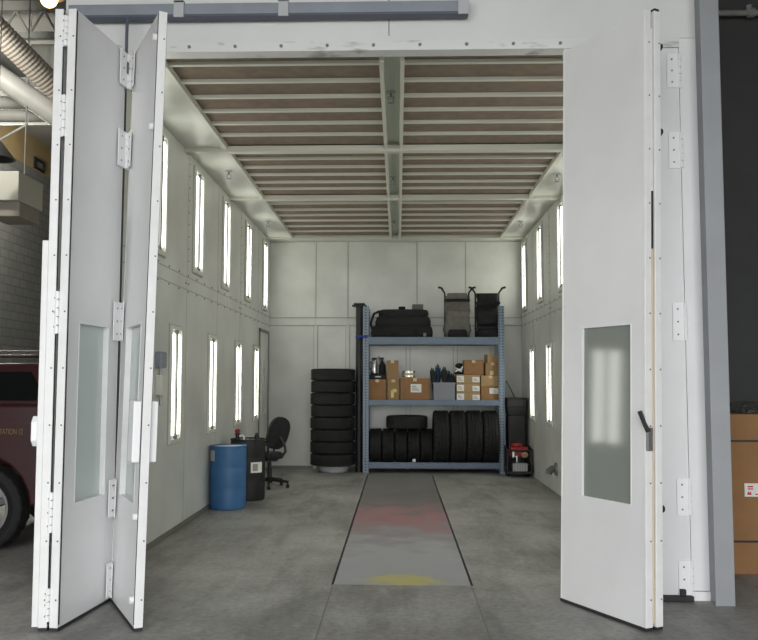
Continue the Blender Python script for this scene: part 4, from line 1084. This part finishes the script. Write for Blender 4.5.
# square vent on the block wall
d = RM @ Vector(((38.5 - PPX) / F, -(165 - 320) / F, -1)); k = -8.99 / d.x
t = thing('wall_vent', 'small dark square vent frame high on the block wall at the left', 'vent', (-9.0, d.y * k, CAMZ + d.z * k))
MB().box(0, -0.3, -0.14, 0.04, -0.2, 0.14).box(0, 0.2, -0.14, 0.04, 0.3, 0.14).box(0, -0.2, 0.08, 0.04, 0.2, 0.14).box(0, -0.2, -0.14, 0.04, 0.2, -0.08).build('frame', 'gasket', t)
MB().box(0, -0.2, -0.08, 0.012, 0.2, 0.08).build('grille', 'joist', t)
# black hanging lamp shade
x, z = at(-3, 152, 11.5)
t = thing('pendant_shade', 'black cone-shaped lamp shade hanging at the far left edge', 'lamp', (x, 11.5, z))
MB().lathe([(0.02, 0.16), (0.06, 0.15), (0.25, -0.1), (0.235, -0.1), (0.05, 0.12)], n=28).build('shade', 'gasket', t, smooth=True)
MB().cyl((0, 0, 0.15), (0, 0, 7.6 - z), 0.008, n=8).build('cord', 'gasket', t)
# warm lamp by the top of the left door
x, z = at(49, -2, 8.2)
t = thing('bay_lamp', 'warm glowing lamp high up behind the top of the left folding door', 'lamp', (x, 8.2, z))
MB().ball((0, 0, 0), (0.09, 0.09, 0.1), 16, 10).build('bulb', 'warm', t, smooth=True)
MB().lathe([(0.03, 0.2), (0.06, 0.18), (0.16, 0.02), (0.15, 0.02), (0.05, 0.16)], n=24).build('shade', 'dull_steel', t, smooth=True)
MB().cyl((0, 0, 0.19), (0, 0, 7.6 - z), 0.01, n=8).build('stem', 'joist', t)
# pipe at the upper right
x, z = at(742, 11, 10.8)
t = thing('sprinkler_pipe', 'pale pipe with a coupling running along the dark wall at the upper right', 'pipe', (x, 10.86, z))
MB().cyl((-2.0 + 0.6, 0, 0), (2.4, 0, 0), 0.04, n=16).build('pipe_run', 'pipe', t, smooth=True)
MB().cyl((0.10, 0, 0), (0.18, 0, 0), 0.065, n=16).cyl((0.12, 0, 0), (0.12, 0, 0.1), 0.04, n=12).build('coupling', 'pipe', t, smooth=True)

# ------------------------------------------------------------------ red truck behind the left door
TX, TYY = -5.28, 8.75
t = thing('truck', 'dark red fire department truck with gold side lettering, left of the booth doors', 'truck', (TX, TYY, 0))
hwid = 0.95
def arc(cx, r, z0, n=10):
    return [(cx + r * math.cos(PI - PI * k / n), z0 + r * math.sin(PI - PI * k / n)) for k in range(n + 1)]
lower = [(-2.45, 0.55), (-2.2, 0.42)] + [(x, max(z, 0.42)) for x, z in arc(-1.5, 0.47, 0.42)] + [(x, max(z, 0.42)) for x, z in arc(1.38, 0.47, 0.42)] + [(2.15, 0.46), (2.25, 0.6), (2.25, 1.30), (2.2, 1.38), (-1.0, 1.36), (-1.15, 1.28), (-2.35, 1.12), (-2.48, 0.95)]
MB().prism(lower, -hwid, hwid).build('body', 'truck_red', t, bevel=0.03)
b0, b1 = 1.37, 1.765
MB().hexa([(-1.1, -hwid + 0.03, b0), (2.19, -hwid + 0.03, b0), (2.19, hwid - 0.03, b0), (-1.1, hwid - 0.03, b0), (-0.35, -hwid + 0.16, b1), (1.93, -hwid + 0.16, b1), (1.93, hwid - 0.16, b1), (-0.35, hwid - 0.16, b1)]).build('cabin', 'truck_red', t, bevel=0.03)
def side_y(z): return -hwid + 0.03 + 0.13 * (z - b0) / (b1 - b0) - 0.006
for xa, xb, xc, xd in ((-0.72, -0.02, -0.02, -0.28), (0.08, 0.78, 0.78, 0.08), (0.9, 1.98, 1.78, 0.9)):
    zl, zh = 1.41, 1.68
    for s in (1, -1):
        MB().hexa([(xa, s * side_y(zl), zl), (xb, s * side_y(zl), zl), (xb, s * (side_y(zl) + 0.02), zl), (xa, s * (side_y(zl) + 0.02), zl), (xd, s * side_y(zh), zh), (xc, s * side_y(zh), zh), (xc, s * (side_y(zh) + 0.02), zh), (xd, s * (side_y(zh) + 0.02), zh)]).build('window', 'truck_glass', t)
MB().hexa([(2.195, -0.75, 1.42), (2.2, -0.75, 1.42), (2.2, 0.75, 1.42), (2.195, 0.75, 1.42), (2.0, -0.68, 1.68), (2.005, -0.68, 1.68), (2.005, 0.68, 1.68), (2.0, 0.68, 1.68)]).build('rear_window', 'truck_glass', t)
MB().hexa([(-1.06, -0.75, 1.42), (-1.05, -0.75, 1.42), (-1.05, 0.75, 1.42), (-1.06, 0.75, 1.42), (-0.5, -0.68, 1.7), (-0.49, -0.68, 1.7), (-0.49, 0.68, 1.7), (-0.5, 0.68, 1.7)]).build('windscreen', 'truck_glass', t)
for wx_ in (-1.5, 1.38):
    for s in (-1, 1):
        wh = tyre_mesh(0.40, 0.26, 0.24, 48).xf(Matrix.Translation((wx_, s * 0.82, 0.40)) @ Matrix.Rotation(PI / 2, 4, 'Z')).build('wheel', 'rubber', t, smooth=False)
        rm = MB().lathe([(0.265, -0.06), (0.265, 0.06), (0.24, 0.06), (0.22, 0.0), (0.22, -0.06)], (0, 0, 0), axis='y', n=32, close=True)
        for k in range(5):
            a = 2 * PI * k / 5 + 0.3
            rm.tube([(0.03 * math.cos(a), 0.04, 0.03 * math.sin(a)), (0.24 * math.cos(a), 0.03, 0.24 * math.sin(a))], [0.05, 0.035], 8)
        rm.cyl((0, -0.02, 0), (0, 0.06, 0), 0.07, n=16)
        rm.xf(Matrix.Translation((wx_, s * 0.86, 0.40)) @ (Matrix.Rotation(PI, 4, 'Z') if s < 0 else Matrix.Identity(4))).build('rim', 'alloy', wh)
MB().box(2.02, -hwid - 0.02, 0.72, 2.36, hwid + 0.02, 0.87).build('rear_bumper', 'bumper', t, bevel=0.02)
MB().box(-2.55, -hwid - 0.01, 0.45, -2.3, hwid + 0.01, 0.62).build('front_bumper', 'bumper', t, bevel=0.02)
for s in (-1, 1):
    MB().box(2.2, min(s * 0.8, s * 0.96), 1.0, 2.27, max(s * 0.8, s * 0.96), 1.3).build('tail_light', 'red_print', t, bevel=0.01)
    MB().box(-2.5, min(s * 0.6, s * 0.9), 0.85, -2.4, max(s * 0.6, s * 0.9), 1.0).build('headlight', 'steel', t, bevel=0.01)
    rr_ = MB().tube([(-0.2, s * 0.68, 1.87), (1.95, s * 0.68, 1.87)], 0.02, 8)
    for x in (-0.1, 0.6, 1.3, 1.85): rr_.cyl((x, s * 0.68, 1.75), (x, s * 0.68, 1.87), 0.015, n=8)
    rr_.build('roof_rail', 'chrome', t, smooth=True)
cr = MB()
for x in (1.55, 1.8): cr.tube([(x, -0.68, 1.875), (x, 0.68, 1.875)], 0.014, 8)
cr.build('cross_bar', 'black', t)
MB().box(-0.05, -hwid - 0.004, 1.18, 2.2, -hwid, 1.195).build('body_line', 'truck_red', t)
fo = MB().cbox((1.98, -hwid - 0.01, 1.22), (0.04, 0.02, 0.03)); fo.build('side_marker', 'white_plastic', t)
# lettering
cu = bpy.data.curves.new('lettering', 'FONT'); cu.body = 'STATION 12'; cu.size = 0.17; cu.extrude = 0.002; cu.align_x = 'RIGHT'
cu.materials.append(M['gold'])
tx, tz = at(22.5, 434.5, 7.79)
cu.size = 0.075; cu.space_character = 0.95
ob = bpy.data.objects.new('lettering_curve', cu); COL.objects.link(ob)
bpy.context.view_layer.update()
lme = bpy.data.meshes.new_from_object(ob.evaluated_get(bpy.context.evaluated_depsgraph_get()))
bpy.data.objects.remove(ob)
lme.transform(Matrix.Diagonal((0.62, 1, 1, 1)))
ob = bpy.data.objects.new('lettering', lme); COL.objects.link(ob); ob.parent = t
ob.location = (tx - TX, -hwid - 0.004, tz); ob.rotation_euler = (PI / 2, 0, 0)

# ------------------------------------------------------------------ light
w = bpy.data.worlds.new('world'); bpy.context.scene.world = w; w.use_nodes = True
bgn = w.node_tree.nodes['Background']; bgn.inputs['Color'].default_value = (0.97, 0.985, 1.0, 1); bgn.inputs['Strength'].default_value = 6.6
pd = bpy.data.lights.new('bay_door_portal', 'AREA'); pd.shape = 'RECTANGLE'; pd.size = 12.0; pd.size_y = 5.6
pd.cycles.is_portal = True
po = bpy.data.objects.new('bay_door_portal', pd); COL.objects.link(po); po.location = (-0.6, -4.05, 2.8); po.rotation_euler = (PI / 2, 0, 0)

for i, (x, y, z) in enumerate(((-6.4, 10.5, 6.3), (-7.9, 14.6, 6.3), (-8.4, 16.8, 6.0))):  # unseen fill lights added to brighten the block wall and ducts at the left
    ld = bpy.data.lights.new('shop_fill_light', 'POINT'); ld.energy = 300; ld.color = (1.0, 0.95, 0.86); ld.shadow_soft_size = 0.2
    lo = bpy.data.objects.new('shop_fill_light', ld); COL.objects.link(lo); lo.location = (x, y, z)

sc = bpy.context.scene
sc.view_settings.view_transform = 'Standard'; sc.view_settings.look = 'None'; sc.view_settings.gamma = 1
sc.view_settings.use_curve_mapping = False
sc.view_settings.exposure = 0.0
sc.cycles.max_bounces = 10; sc.cycles.diffuse_bounces = 6; sc.cycles.transparent_max_bounces = 16
sc.cycles.caustics_reflective = False; sc.cycles.caustics_refractive = False
sc.cycles.use_denoising = True
sc.cycles.sample_clamp_indirect = 6
